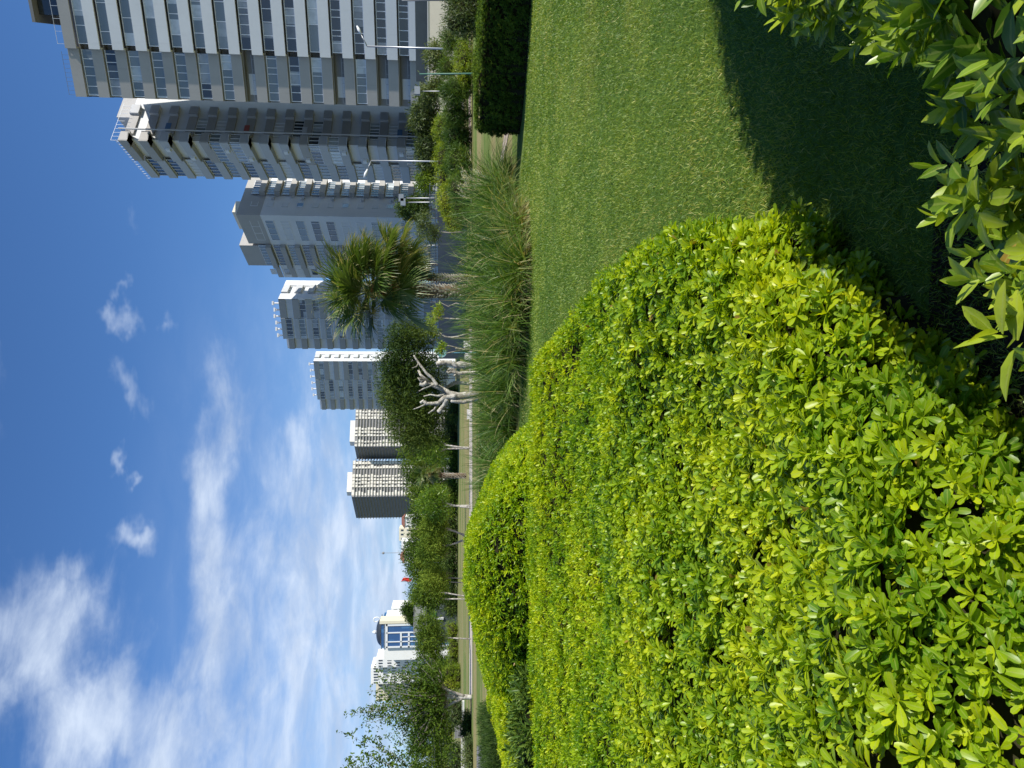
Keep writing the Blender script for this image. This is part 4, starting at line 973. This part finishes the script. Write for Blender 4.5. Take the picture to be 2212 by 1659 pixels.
tree('olive tree between the white spotlight post and the cream wall', 72, [(925, 205, 22, 22), (945, 185, 16, 20)], 150, M['leaf_olive'], [[(985, 203), (940, 203)]], .34, .2, 'garden_tree', group='trees below the right blocks')
tree('tallest dense olive tree at the foot of the second block', 74, [(915, 258, 28, 34), (930, 285, 22, 25), (928, 232, 20, 22)], 330, M['leaf_olive'], [[(985, 255), (935, 255)]], .34, .2, 'garden_tree', group='trees below the right blocks')
tree('low wide olive tree right of the curved street lamp', 74, [(924, 318, 22, 32), (926, 350, 20, 28)], 330, M['leaf_olive'], [[(985, 325), (938, 325)]], .34, .2, 'garden_tree', group='trees below the right blocks', tone=-.05)
tree('yellowish small tree at the left end of the tree row', 74, [(921, 393, 20, 22)], 130, M['leaf_yellow'], [[(985, 394), (935, 394)]], .3, .17, 'garden_tree', group='trees below the right blocks', tone=-.2)
tree('dark tree behind the floodlight posts', 86, [(893, 452, 32, 20), (905, 440, 22, 16)], 230, M['leaf_dark'], [[(985, 452), (910, 452)]], .4, .22, 'garden_tree', group='trees below the right blocks')
tree('slender shrubby tree with white blossoms before the retaining wall', 60, [(925, 500, 26, 20), (915, 475, 14, 22), (935, 515, 12, 14)], 150, M['leaf_olive'], [[(1005, 500), (970, 503), (940, 500)]], .22, .12, 'blossom_tree', rc=.4, tone=.35, r0=.06, r1=.04, shell=.3)
shrub('low orange tinged plants at the foot of the third block', 80, [(915, 572, 16, 16), (905, 590, 14, 12)], 100, M['leaf_olive'], .3, .15, 'garden_shrub', tone=.3, shell=.4, core=False)

# ---- old pruned trees and slim trunks before the park
dkc = [(878, 735, 46, 46), (868, 790, 52, 52), (868, 845, 52, 52), (885, 905, 55, 50), (912, 945, 48, 28), (925, 900, 40, 40), (915, 720, 30, 26), (925, 862, 36, 44), (928, 805, 30, 40)]
r = tree('big dark crowned old tree with forked pale trunk and lopped limbs', 38, dkc, 2300, M['leaf_dark'],
     [[(1056, 842), (1026, 853), (991, 855), (970, 851), (953, 838), (922, 826)]], .19, .08, 'old_tree', bark='bark_white', r0=.22, r1=.11, per=16, rc=.32, tone=.10, shell=.3, back=1.2)
for pts, ra, rb in [([(945, 834), (935, 818), (921, 806), (904, 784), (894, 768)], .10, .05), ([(985, 856), (960, 858), (946, 870), (921, 872)], .15, .09), ([(965, 862), (958, 875), (948, 890)], .16, .13),
                    ([(922, 826), (915, 832), (908, 830)], .12, .10), ([(921, 872), (915, 866), (909, 870)], .10, .08), ([(930, 826), (912, 812), (906, 808)], .06, .03), ([(940, 830), (918, 838), (905, 845)], .06, .03), ([(946, 870), (938, 884), (925, 893)], .07, .03), ([(921, 872), (905, 880), (893, 884)], .05, .02), ([(904, 784), (900, 792), (890, 795)], .04, .02), ([(960, 853), (945, 856), (930, 852), (915, 856)], .07, .03), ([(1054, 850), (1030, 862), (1000, 868), (975, 866)], .13, .10)]:
    trunkline(r, pts, 37.6, ra * .95, rb * .85, M['bark_white'], 'branch', foot=False)
def stump(label, lines, D=38, leaf=None, bark='bark_white', name='pruned_tree', group='pruned trunks behind the grasses'):
    p = gd(gdV(D), lines[0][0][0][1]); root = empty(name, (p.x, D, 0), label, 'pruned tree', group)
    for i, (pts, ra, rb) in enumerate(lines): trunkline(root, pts, D, ra, rb, M[bark], 'trunk' if i == 0 else 'branch', foot=(i == 0))
    for e_ in (leaf or []): crown(root, [E(*e_, D)], 16, .16, .09, M['leaf_green'], 'sprouts', per=12, rc=.18, tone=.1)
    return root
stump('thick pale trunk cut off short with a knuckled head, right of the forked tree', [([(1040, 782), (1005, 793), (985, 789), (976, 785), (957, 784), (945, 785)], .18, .12), ([(950, 786), (945, 793)], .08, .04), ([(1020, 788), (995, 784), (983, 787)], .10, .08)])
stump('second thick cut trunk leaning left behind the first', [([(1042, 806), (1010, 806), (991, 807), (975, 803), (967, 805)], .12, .09), ([(985, 806), (978, 797), (968, 798)], .09, .08), ([(985, 808), (980, 813)], .08, .03)], 39)
stump('pair of slim white stems left of the two cut trunks', [([(1035, 815), (1000, 814), (964, 811)], .035, .02), ([(1000, 816), (980, 817), (960, 819)], .03, .02)], 40)
stump('pale stem bending right at the foot of the forked tree', [([(1042, 822), (1010, 828), (985, 826), (965, 836)], .10, .09)], 40)
stump('short pruned stump with green sprouts beside the blue sign', [([(1030, 755), (1000, 756), (985, 752)], .085, .06), ([(995, 757), (970, 762), (964, 764)], .04, .025), ([(990, 752), (975, 748), (966, 746)], .04, .025)], 42, [(955, 750, 9, 9), (950, 757, 6, 6)], 'bark')
stump('slim curved trunk with sprouting top right of the blue sign', [([(1030, 712), (1008, 721), (990, 727), (976, 729), (960, 727), (948, 718)], .055, .04), ([(965, 727), (952, 722), (940, 724)], .03, .02)], 44, [(938, 716, 10, 9), (930, 700, 8, 8)])
stump('straight slim trunk with a leafy tip left of the palm foot', [([(1030, 692), (1000, 690), (965, 688), (940, 686)], .05, .04)], 46, [(934, 688, 11, 12), (945, 678, 8, 8)])
stump('crooked thin stem closest to the palm foot', [([(1025, 662), (1005, 660), (985, 655), (968, 662), (952, 654)], .045, .025)], 46, [(950, 664, 7, 8)], 'bark')

# ---- round blue green sign
D = 43; c = at(954, 762, D)
sg = empty('round_sign', (c.x, D, 0), 'round blue green sign disc on a thin blue pole among the pruned trunks', 'sign')
mb = MB(); mb.tube([(c.x, D, 0), (c.x, D, c.z)], .025, 8); mb.build('pole', plain('blue painted pole', (.12, .30, .42), .5), sg)
mb = MB(); mb.tube([(c.x, D - .03, c.z), (c.x, D - .06, c.z)], .27, 28)
m_, t = newmat('blue green sign face'); oc = t.n('ShaderNodeTexCoord').outputs['Object']; sp2 = t.n('ShaderNodeSeparateXYZ'); t.put(sp2.inputs[0], oc)
rr = t.m('SQRT', t.m('ADD', t.m('POWER', t.m('SUBTRACT', sp2.outputs[0], c.x), 2), t.m('POWER', t.m('SUBTRACT', sp2.outputs[2], c.z), 2)))
f1 = t.ramp(t.noise(oc, 9, 2), .45, .55)
cc = t.mix(f1, (.10, .30, .33), (.28, .45, .48)); cc = t.mix(t.ramp(rr, .235, .245), cc, (.35, .55, .6))
mb.build('disc', finish(m_, t, princ(t, cc, .4)), sg)

# ---- palms
def palm(label, D, base, head, crownc, R, nf, trunk_r, seed, wind=.35, dry=True):
    random.seed(seed); root = empty('fan_palm', (at(*base, D).x, D, 0), label, 'palm', None)
    b0 = at(*base, D); h = at(*head, D); b0.z = 0
    pts = [b0.lerp(h, i / 10) + Vector((.04 * math.sin(i), 0, 0)) for i in range(11)]
    mb = MB(); mb.tube(pts, [trunk_r * (1.05 - .25 * i / 10) for i in range(11)], 12); mb.build('trunk', M['bark_brown'], root, True)
    for nm, f0, f1, mt in (('cut_boots', .0, .62, 'boot_pale'), ('fibre_boots', .55, 1.0, 'boot_brown')):
        mb = MB(); z = f0
        while z < f1:
            q = b0.lerp(h, z); k = 9
            for j in range(k):
                a = j * 2 * math.pi / k + z * 37 + random.uniform(-.2, .2); rr_ = trunk_r * (1.0 - .2 * z); o = Vector((math.cos(a), math.sin(a), 0)); sd = Vector((-o.y, o.x, 0))
                p = q + o * rr_ * .85; l_ = random.uniform(.07, .16); w_ = .055; tip = p + o * l_ * .8 + Vector((0, 0, l_ * 1.0))
                th = o * .022
                mb.hexa([p - sd * w_ - th, p + sd * w_ - th, p + sd * w_ + th, p - sd * w_ + th, tip - sd * w_ * .6 - th * .7, tip + sd * w_ * .6 - th * .7, tip + sd * w_ * .6 + th * .7, tip - sd * w_ * .6 + th * .7])
            z += .075 / max(.5, (h - b0).length) * 1.6
        mb.build(nm, M[mt], root)
    cc = at(*crownc, D)
    for i in range(nf):
        el = math.radians([68, 35, 5, -28, 50, 18, -12, -50, 24, -35][i % 10] + random.uniform(-9, 9)); az = i * 2.4 + random.uniform(-.3, .3)
        d = Vector((math.cos(az) * math.cos(el) + wind * .5, math.sin(az) * math.cos(el), math.sin(el))).normalized()
        pl = R * random.uniform(.26, .60); start = cc - Vector((0, 0, .25)) ; mid = start + d * pl * .55 + Vector((0, 0, .06)); hub = start + d * pl + Vector((0, 0, -.05))
        mb = MB(); mb.tube([start, mid, hub], [.024, .018, .012], 5)
        fr_ = mb.build('petiole', M['petiole'], root)
        n = 44; side = d.cross(Vector((0, 0, 1))); side = side.normalized() if side.length > .1 else Vector((1, 0, 0)); upv = side.cross(d)
        dd = []; 
        for j in range(n):
            a = math.radians(-118 + 236 * j / (n - 1)); v = d * math.cos(a) + side * math.sin(a) + upv * (.10 * math.cos(a * 3) + random.uniform(-.06, .06)) + Vector((wind * .35, 0, 0)); dd.append(v)
        dd = np.array([tuple(v) for v in dd]); P0 = np.repeat(np.array([tuple(hub)]), n, 0)
        Ls = R * .56 * (.72 + .28 * np.cos(np.linspace(-2.0, 2.0, n))) * rng.uniform(.85, 1.1, n)
        # webbed inner half, free drooping tips
        nseg = 7; V = np.zeros((n, nseg + 1, 2, 3)); dir_ = unit(dd); pos = P0.copy(); dr = rng.uniform(.15, .95, n) + (.35 if el < 0 else 0)
        sd_ = unit(np.cross(dir_, np.repeat(np.array([tuple(upv)]), n, 0)))
        for q in range(nseg + 1):
            f = q / nseg; w_ = np.minimum(.048 * f * 2.1 + .003, .05 * (1 - f) ** .7 + .002) * R / 2.0 * 1.1
            fold_ = np.array([tuple(upv)]) * (w_ * .5)
            V[:, q, 0] = pos - sd_ * w_ * .5 ; V[:, q, 1] = pos + sd_ * w_ * .5 + fold_
            dir_ = unit(dir_ + np.array([[wind * .05, 0, -1.]]) * (dr * .55 * max(0, f - .3) * 1.6)[:, None]); pos = pos + dir_ * (Ls / nseg)[:, None]
        b_ = np.arange(n)[:, None] * (2 * (nseg + 1)); ii = np.arange(nseg)[None, :]
        F = np.stack([b_ + 2 * ii, b_ + 2 * ii + 1, b_ + 2 * ii + 3, b_ + 2 * ii + 2], -1).reshape(-1, 4)
        tn = np.clip(.40 + rng.normal(0, .13, n) + random.uniform(-.2, .2), 0, .8)
        V = V.reshape(-1, 3); R_ = np.repeat(tn, 2 * (nseg + 1)); tipm = np.tile(np.repeat((np.arange(nseg + 1) / nseg > .8), 2), n); R_ = np.where(tipm & (np.repeat(rng.random(n), 2 * (nseg + 1)) < .4), .92, R_)
        mesh_np('frond', V, F, M['palm_leaf'], root, R_)
    if dry:   # brown hanging skirt
        n = 150; az = rng.uniform(0, 6.28, n); P = np.array([tuple(cc)]) + np.column_stack([np.cos(az) * .22, np.sin(az) * .22, rng.uniform(-1.0, .0, n)])
        d = np.column_stack([np.cos(az) * .6 + .15, np.sin(az) * .6, rng.uniform(-1, -.2, n)])
        V, F, k = strips(P, d, rng.uniform(.5, 1.2, n), rng.uniform(.02, .05, n), rng.uniform(.2, .6, n), 5)
        mesh_np('dry_skirt', V, F, M['gblade'], root, np.repeat(rng.uniform(.5, .98, n), k))
    return root
M['boot_pale'] = plain('weathered leaf bases', (.56, .50, .42), .9, 0, .1, .3, 9)
M['boot_brown'] = plain('fibrous brown leaf bases', (.22, .11, .055), .9, 0, .1, .35, 9)
M['petiole'] = plain('palm petiole', (.16, .19, .05), .6)
M['palm_leaf'] = leafmat('palm frond', ((.03, .065, .012), (.10, .165, .028), (.40, .36, .18)), .32, .35, .5)
palm('large fan palm with shaggy pale trunk in front of the third block', 32, (1046, 629), (806, 628), (792, 628), 2.9, 46, .29, 3, .5)
palm('smaller fan palm leaning right behind the large one', 33.5, (1046, 603), (862, 597), (842, 575), 2.3, 26, .13, 8, .9)
palm('distant fan palm with brown hanging leaves beside the bright green tree', 78, (1006, 1028), (925, 1026), (918, 1025), 2.0, 16, .25, 13, .1)

# ---- park trees in the middle distance
lf = M['leaf_far']; G1 = 'park trees behind the far lawn'
tree('bright green small tree with pale forked stem left of the old dark tree', 62, [(935, 972, 28, 26), (952, 985, 18, 18), (925, 955, 16, 16)], 230, M['leaf_green'], [[(1017, 968), (990, 966), (962, 961)], [(1017, 968), (985, 969), (962, 970)]], .22, .12, bark='bark_white', r0=.10, r1=.06, rc=.35, tone=-.12, group=G1)
tree('round dense tree with leaning white stem left of the palm with brown leaves', 62, [(932, 1088, 32, 28), (950, 1105, 24, 20), (945, 1068, 22, 18)], 330, M['leaf_green'], [[(1016, 1097), (985, 1093), (965, 1088), (945, 1084)], [(980, 1093), (962, 1094), (950, 1090)]], .22, .12, bark='bark_white', r0=.09, r1=.05, rc=.35, tone=-.22, group=G1)
tree('tree whose grey stem leans left, right one of the crossing pair', 63, [(935, 1140, 28, 24), (945, 1125, 22, 18)], 240, lf, [[(1017, 1163), (1000, 1155), (985, 1148), (970, 1144)]], .24, .13, r0=.11, r1=.07, rc=.38, group=G1, tone=.05)
tree('tree whose grey stem leans right, left one of the crossing pair', 63, [(930, 1190, 30, 26), (945, 1178, 20, 20)], 260, lf, [[(1017, 1160), (1000, 1167), (985, 1173), (960, 1180)]], .24, .13, r0=.11, r1=.06, rc=.38, group=G1)
tree('tree on two thin straight pale stems', 64, [(938, 1250, 26, 24), (950, 1262, 18, 18)], 230, lf, [[(1012, 1250), (985, 1249), (965, 1248)], [(1012, 1259), (985, 1258), (960, 1256)]], .24, .13, r0=.05, r1=.035, rc=.38, group=G1, tone=.15)
tree('tree on two longer pale stems right of the pavilion', 63, [(920, 1280, 28, 26), (935, 1300, 24, 20), (945, 1268, 16, 16)], 280, lf, [[(1016, 1290), (990, 1286), (960, 1280), (940, 1279)], [(1016, 1295), (985, 1294), (960, 1294), (948, 1291)]], .24, .13, bark='bark_white', r0=.07, r1=.05, rc=.38, group=G1)
tree('round dark green tree on one straight pale stem before the pavilion', 60, [(925, 1350, 26, 24), (932, 1385, 30, 26), (925, 1408, 24, 20)], 430, lf, [[(1018, 1380), (985, 1379), (962, 1377), (950, 1373)]], .24, .13, bark='bark_white', r0=.06, r1=.05, rc=.36, group=G1, tone=-.1)
G2 = 'background wood behind the park trees'
bgt = [(905, 955, 40, 26, 176), (898, 985, 34, 24, 180), (895, 1015, 30, 24, 172), (905, 1045, 30, 24, 176), (908, 1070, 28, 22, 168), (912, 1112, 30, 22, 164), (912, 1138, 26, 20, 172), (910, 1165, 28, 22, 168), (903, 1188, 28, 18, 180),
       (898, 1210, 28, 20, 184), (908, 1232, 26, 18, 172), (915, 1258, 26, 18, 176), (910, 1285, 26, 18, 168), (882, 1316, 10, 9, 196), (890, 1332, 7, 8, 204), (955, 1435, 18, 18, 188), (930, 1455, 22, 18, 180)]
names = ['directly left of the old dark tree', 'above the bright green small tree', 'behind the distant palm', 'left of the distant palm', 'with its top beside the left far tower', 'below the left far tower edge', 'below the red roofed house', 'below the cream house', 'below the narrow white house',
         'below the mast and brown roof', 'left of the mast', 'beneath the red flag', 'above the pair of long pale stems', 'right beside the pavilion ridge', 'peeking over the pavilion ridge', 'left of the round tree before the pavilion', 'under the right side of the wispy tree']
for (V_, y_, rv, ry, D), nm in zip(bgt, names):
    tree('dark green background tree ' + nm, D, [(V_, y_, rv, ry), (V_ + rv * .9, y_ + 6, rv * .9, ry), (V_ + rv * 1.7, y_ - 5, rv * .6, ry)], 300, lf, None, .62, .36, 'background_tree', group=G2, rc=1.0, tone=random.uniform(-.25, .12), per=12, r0=.2)
# under planting behind the far lawn
for i, (V_, y_, rv, ry, D, mt, lb) in enumerate([
    (974, 930, 16, 40, 168, 'leaf_dark', 'dark low bushes under the old tree, right end'), (978, 1000, 12, 38, 164, 'leaf_far', 'low bushes under the bright green tree'),
    (976, 1075, 12, 40, 160, 'leaf_far', 'low bushes around the leaning white stem'), (972, 1150, 14, 42, 160, 'leaf_dark', 'dark low bushes behind the crossing stems'),
    (972, 1225, 16, 42, 160, 'leaf_dark', 'dark low bushes behind the two thin stems'), (974, 1300, 14, 30, 168, 'leaf_dark', 'dark low bushes in front of the pavilion'),
    (981, 870, 12, 36, 152, 'leaf_dark', 'low bushes seen between the pale trunks'), (990, 700, 10, 50, 110, 'leaf_olive', 'olive low bushes behind the slim trunks'), (988, 640, 12, 40, 110, 'leaf_dark', 'dark low bushes behind the palm foot')]):
    shrub(lb, D, [(V_, y_ - ry * .5, rv, ry * .6), (V_ + 2, y_ + ry * .4, rv, ry * .6)], 300, M[mt], .5, .28, 'low_bushes', 'bushes', 'low bushes behind the far lawn', rc=.8, per=12, shell=.7)
shrub('bright green clipped hedge in front of the pavilion', 150, [(978, 1362, 14, 22), (980, 1400, 13, 28), (979, 1435, 14, 26)], 420, M['leaf_yellow'], .3, .16, 'park_hedge', 'hedge', 'bright park hedges on the far left', rc=.35, shell=.9, tone=-.15)
shrub('taller lime hedge mound right of the wispy tree trunk', 120, [(974, 1452, 18, 14), (976, 1476, 20, 16), (990, 1462, 8, 26)], 330, M['leaf_yellow'], .3, .16, 'park_hedge', 'hedge', 'bright park hedges on the far left', rc=.35, shell=.9)
shrub('far lime hedge left of the wispy tree trunk', 150, [(970, 1535, 12, 26), (968, 1585, 12, 30), (970, 1640, 12, 34)], 420, M['leaf_yellow'], .36, .2, 'park_hedge', 'hedge', 'bright park hedges on the far left', rc=.4, shell=.9, tone=-.1)
shrub('brown and dark bushes behind the low white wall', 90, [(985, 1540, 14, 30), (988, 1640, 14, 30)], 240, M['leaf_olive'], .34, .18, 'park_bushes', 'bushes', rc=.4, tone=-.2)
shrub('dark shrub in front of the thin white low wall', 60, [(1010, 1570, 11, 28)], 260, M['leaf_dark'], .2, .1, 'dark_shrub', rc=.3)
shrub('grey green shrub in front of the cream low wall', 56, [(1014, 1630, 12, 34), (1014, 1690, 12, 30)], 300, M['leaf_olive'], .2, .1, 'grey_shrub', rc=.3, tone=.1)
shrub('dark green tree mass at the far left below the mountain', 110, [(925, 1560, 34, 34), (920, 1600, 40, 30), (925, 1640, 36, 34), (915, 1540, 30, 24), (940, 1680, 30, 30)], 900, lf, .42, .24, 'background_tree', 'trees', rc=.6, tone=-.08, shell=.6, core=False)

# ---- wispy tree: upright whips carrying small leaf clumps
def wispy(label, D, base, trunk, forks, whips, r0, n_leaf, seed, Ls=.20):
    random.seed(seed); root = empty('wispy_tree', (at(*base, D).x, D, 0), label, 'tree')
    trunkline(root, trunk, D, r0, r0 * .7, M['bark_white'])
    for f in forks: trunkline(root, f, D, r0 * .6, r0 * .35, M['bark'], 'branch', foot=False)
    mb = MB(); P = []
    for (V0, y0, V1, y1, dens) in whips:
        dz = random.uniform(-1.6, 1.6); a = at(V0, y0, D); b = at(V1, y1, D); b.y += dz; c = a.lerp(b, .45) + Vector((random.uniform(-.3, .3), dz * .1, random.uniform(-.1, .3)))
        pts = [a, c, b]; mb.tube(pts, [.028, .017, .006], 4)
        n = int(n_leaf * dens)
        for i in range(n):
            t_ = random.uniform(.18, 1.02); q = a.lerp(c, t_ / .45) if t_ < .45 else c.lerp(b, (t_ - .45) / .55)
            P.append((q.x + random.gauss(0, .20), q.y + random.gauss(0, .3), q.z + random.gauss(0, .16)))
    mb.build('twigs', M['bark'], root, True)
    C = np.array(P); per = 5; Q = np.repeat(C, per, 0) + rng.normal(0, .10, (len(C) * per, 3)); T = unit(rng.normal(0, 1, Q.shape) + [0, 0, -.2]); N = unit(np.cross(T, rng.normal(0, 1, Q.shape)))
    V, F, k = leaves_mesh(Q, T, N, Ls * rng.uniform(.6, 1.2, len(Q)), Ls * .62 * rng.uniform(.7, 1.2, len(Q)), rng.uniform(0, .3, len(Q)), 'obov3', .2)
    mesh_np('crown', V, F, M['leaf_far'], root, np.repeat(np.clip(np.repeat(.35 + .5 * (vnoise(C, .6) - .4), per) + rng.normal(0, .15, len(Q)), 0, 1), k))
wh = []
for i in range(96):
    f = i / 95; y1 = 1424 + 225 * f + random.uniform(-8, 8); edge = abs(f - .42) * 1.6
    top = 772 + 26 * math.sin(f * 9) + (f - .25) ** 2 * 150 + (26 if f < .1 else 0)
    V1 = top + random.random() ** .9 * 130; y0 = 1487 + 40 * f + random.uniform(-6, 6); wh.append((965 - 20 * abs(f - .4) + random.uniform(-8, 8), y0, V1, y1, random.uniform(.6, 1.2)))
for i in range(22):     # denser low skirt
    f = random.random(); y1 = 1428 + 190 * f; wh.append((968, 1490 + 36 * f, random.uniform(880, 950), y1, 1.0))
wispy('tall wispy tree with upright whips and pale trunk in front of the white buildings', 58, (1019, 1506), [(1019, 1506), (1000, 1506), (984, 1506), (966, 1508)],
      [[(1003, 1504), (976, 1494), (955, 1484), (946, 1460)], [(1000, 1508), (979, 1518), (964, 1526), (953, 1534)], [(984, 1506), (965, 1502), (940, 1500)]], wh, .20, 26, 5, .20)
wh = [(990, 1720, 742, 1601, 1.1), (980, 1715, 760, 1622, 1.1), (985, 1718, 778, 1640, 1.2), (980, 1722, 748, 1655, 1.0), (985, 1715, 800, 1618, 1.0), (985, 1720, 812, 1644, 1.0), (985, 1720, 790, 1590, .7), (985, 1725, 850, 1640, .9), (990, 1725, 800, 1668, 1.1), (985, 1720, 840, 1615, .7), (980, 1730, 760, 1690, 1.2), (990, 1725, 770, 1720, 1.2)]
wispy('leafy poplar branches entering the picture at the far left', 48, (1030, 1722), [(1030, 1722), (1000, 1722), (980, 1720)], [], wh, .2, 46, 6, .22)

# ---- upright dark rosemary-like plants at the left end behind the lime hedge
pts_ = []
ros = empty('rosemary_row', (gd(1088, 1600).x, gd(1088, 1600).y, 0), 'row of dark upright spiky plants between the road and the left lime hedge', 'plants')
n = 1500; yy = rng.uniform(1515, 1730, n); VV = rng.uniform(1074, 1098, n); P = np.array([tuple(gd(a, b)) for a, b in zip(VV, yy)]); hgt = .62 + .25 * (vnoise(P, 1.3) - .5)
P = np.repeat(P, 10, 0) + rng.normal(0, .05, (n * 10, 3)); P[:, 2] = rng.random(n * 10) * np.repeat(hgt, 10) 
T = unit(rng.normal(0, .4, P.shape) + np.array([0, 0, 1.0])); N = unit(np.cross(T, rng.normal(0, 1, P.shape)))
V, F, k = leaves_mesh(P, T, N, rng.uniform(.10, .22, len(P)), rng.uniform(.012, .025, len(P)), rng.uniform(0, .3, len(P)), 'lance', .1)
mesh_np('foliage', V, F, M['leaf_dark'], ros, np.repeat(rng.uniform(.1, .6, len(P)), k))

# ---- rough grass on the park ground just behind the hedge (uncounted cover)
# ================================================================ posts and lamps
M['greenpost'] = plain('dark green paint', (.06, .16, .11), .5)
def post(name, label, cat, D, V0, V1, y0, y1, r, mat, extra=None, group=None):
    a = at(V1, y1, D); b = at(V0, y0, D); root = empty(name, (a.x, D, 0), label, cat, group)
    mb = MB(); mb.tube([(a.x, D, 0), (a.x, D, a.z), tuple(b)], [r * 1.2, r, r * .75], 8); mb.build('pole', M[mat], root, True)
    if extra: extra(root, b)
    return root
def arm(Va, ya, D, mat):
    def f(root, top):
        e = at(Va, ya, D); mb = MB(); mb.tube([tuple(top), tuple(e)], [.05, .04], 6); mb.build('arm', M[mat], root, True)
        d = (e - top).normalized(); mb = MB(); mb.tube([tuple(e - d * .1), tuple(e + d * .35), tuple(e + d * .7)], [.07, .14, .05], 8); mb.build('lamp_head', M['frame'], root, True)
    return f
post('street_lamp', 'grey street lamp with arm bent right in front of the nearest block', 'street lamp', 64, 793, 975, 100, 106, .09, 'rail', arm(779, 72, 64, 'rail'), 'street lamps below the blocks')
post('street_lamp', 'white street lamp with arm bent left in front of the second block', 'street lamp', 66, 802, 975, 347, 349, .065, 'rail', arm(793, 368, 66, 'rail'), 'street lamps below the blocks')
post('green_post', 'bare green metal post standing behind the lime clipped mound', 'post', 52, 906, 1022, 160, 159, .06, 'greenpost')
post('edge_post', 'dark green post cut by the right edge of the picture', 'post', 40, 868, 975, 1, -1, .06, 'paint_dark')
def flood(root, top):
    mb = MB(); mb.box(top.x - .35, top.x + .35, top.y - .25, top.y + .1, top.z - .1, top.z + .4); mb.build('lamp_head', M['rail'], root)
post('floodlight_post', 'left floodlight post with boxy lamp above the railing', 'floodlight', 76, 874, 960, 437, 437, .06, 'rail', flood, 'floodlights above the railing')
post('floodlight_post', 'right floodlight post with boxy lamp above the railing', 'floodlight', 76, 870, 960, 428, 428, .06, 'rail', flood, 'floodlights above the railing')
post('spot_post', 'short white spotlight post among the olive trees', 'post', 68, 905, 975, 197, 197, .04, 'rail', flood)
post('small_post', 'small post with white lamp on the retaining wall left of the blossom tree', 'post', 76, 916, 950, 530, 530, .05, 'rail')
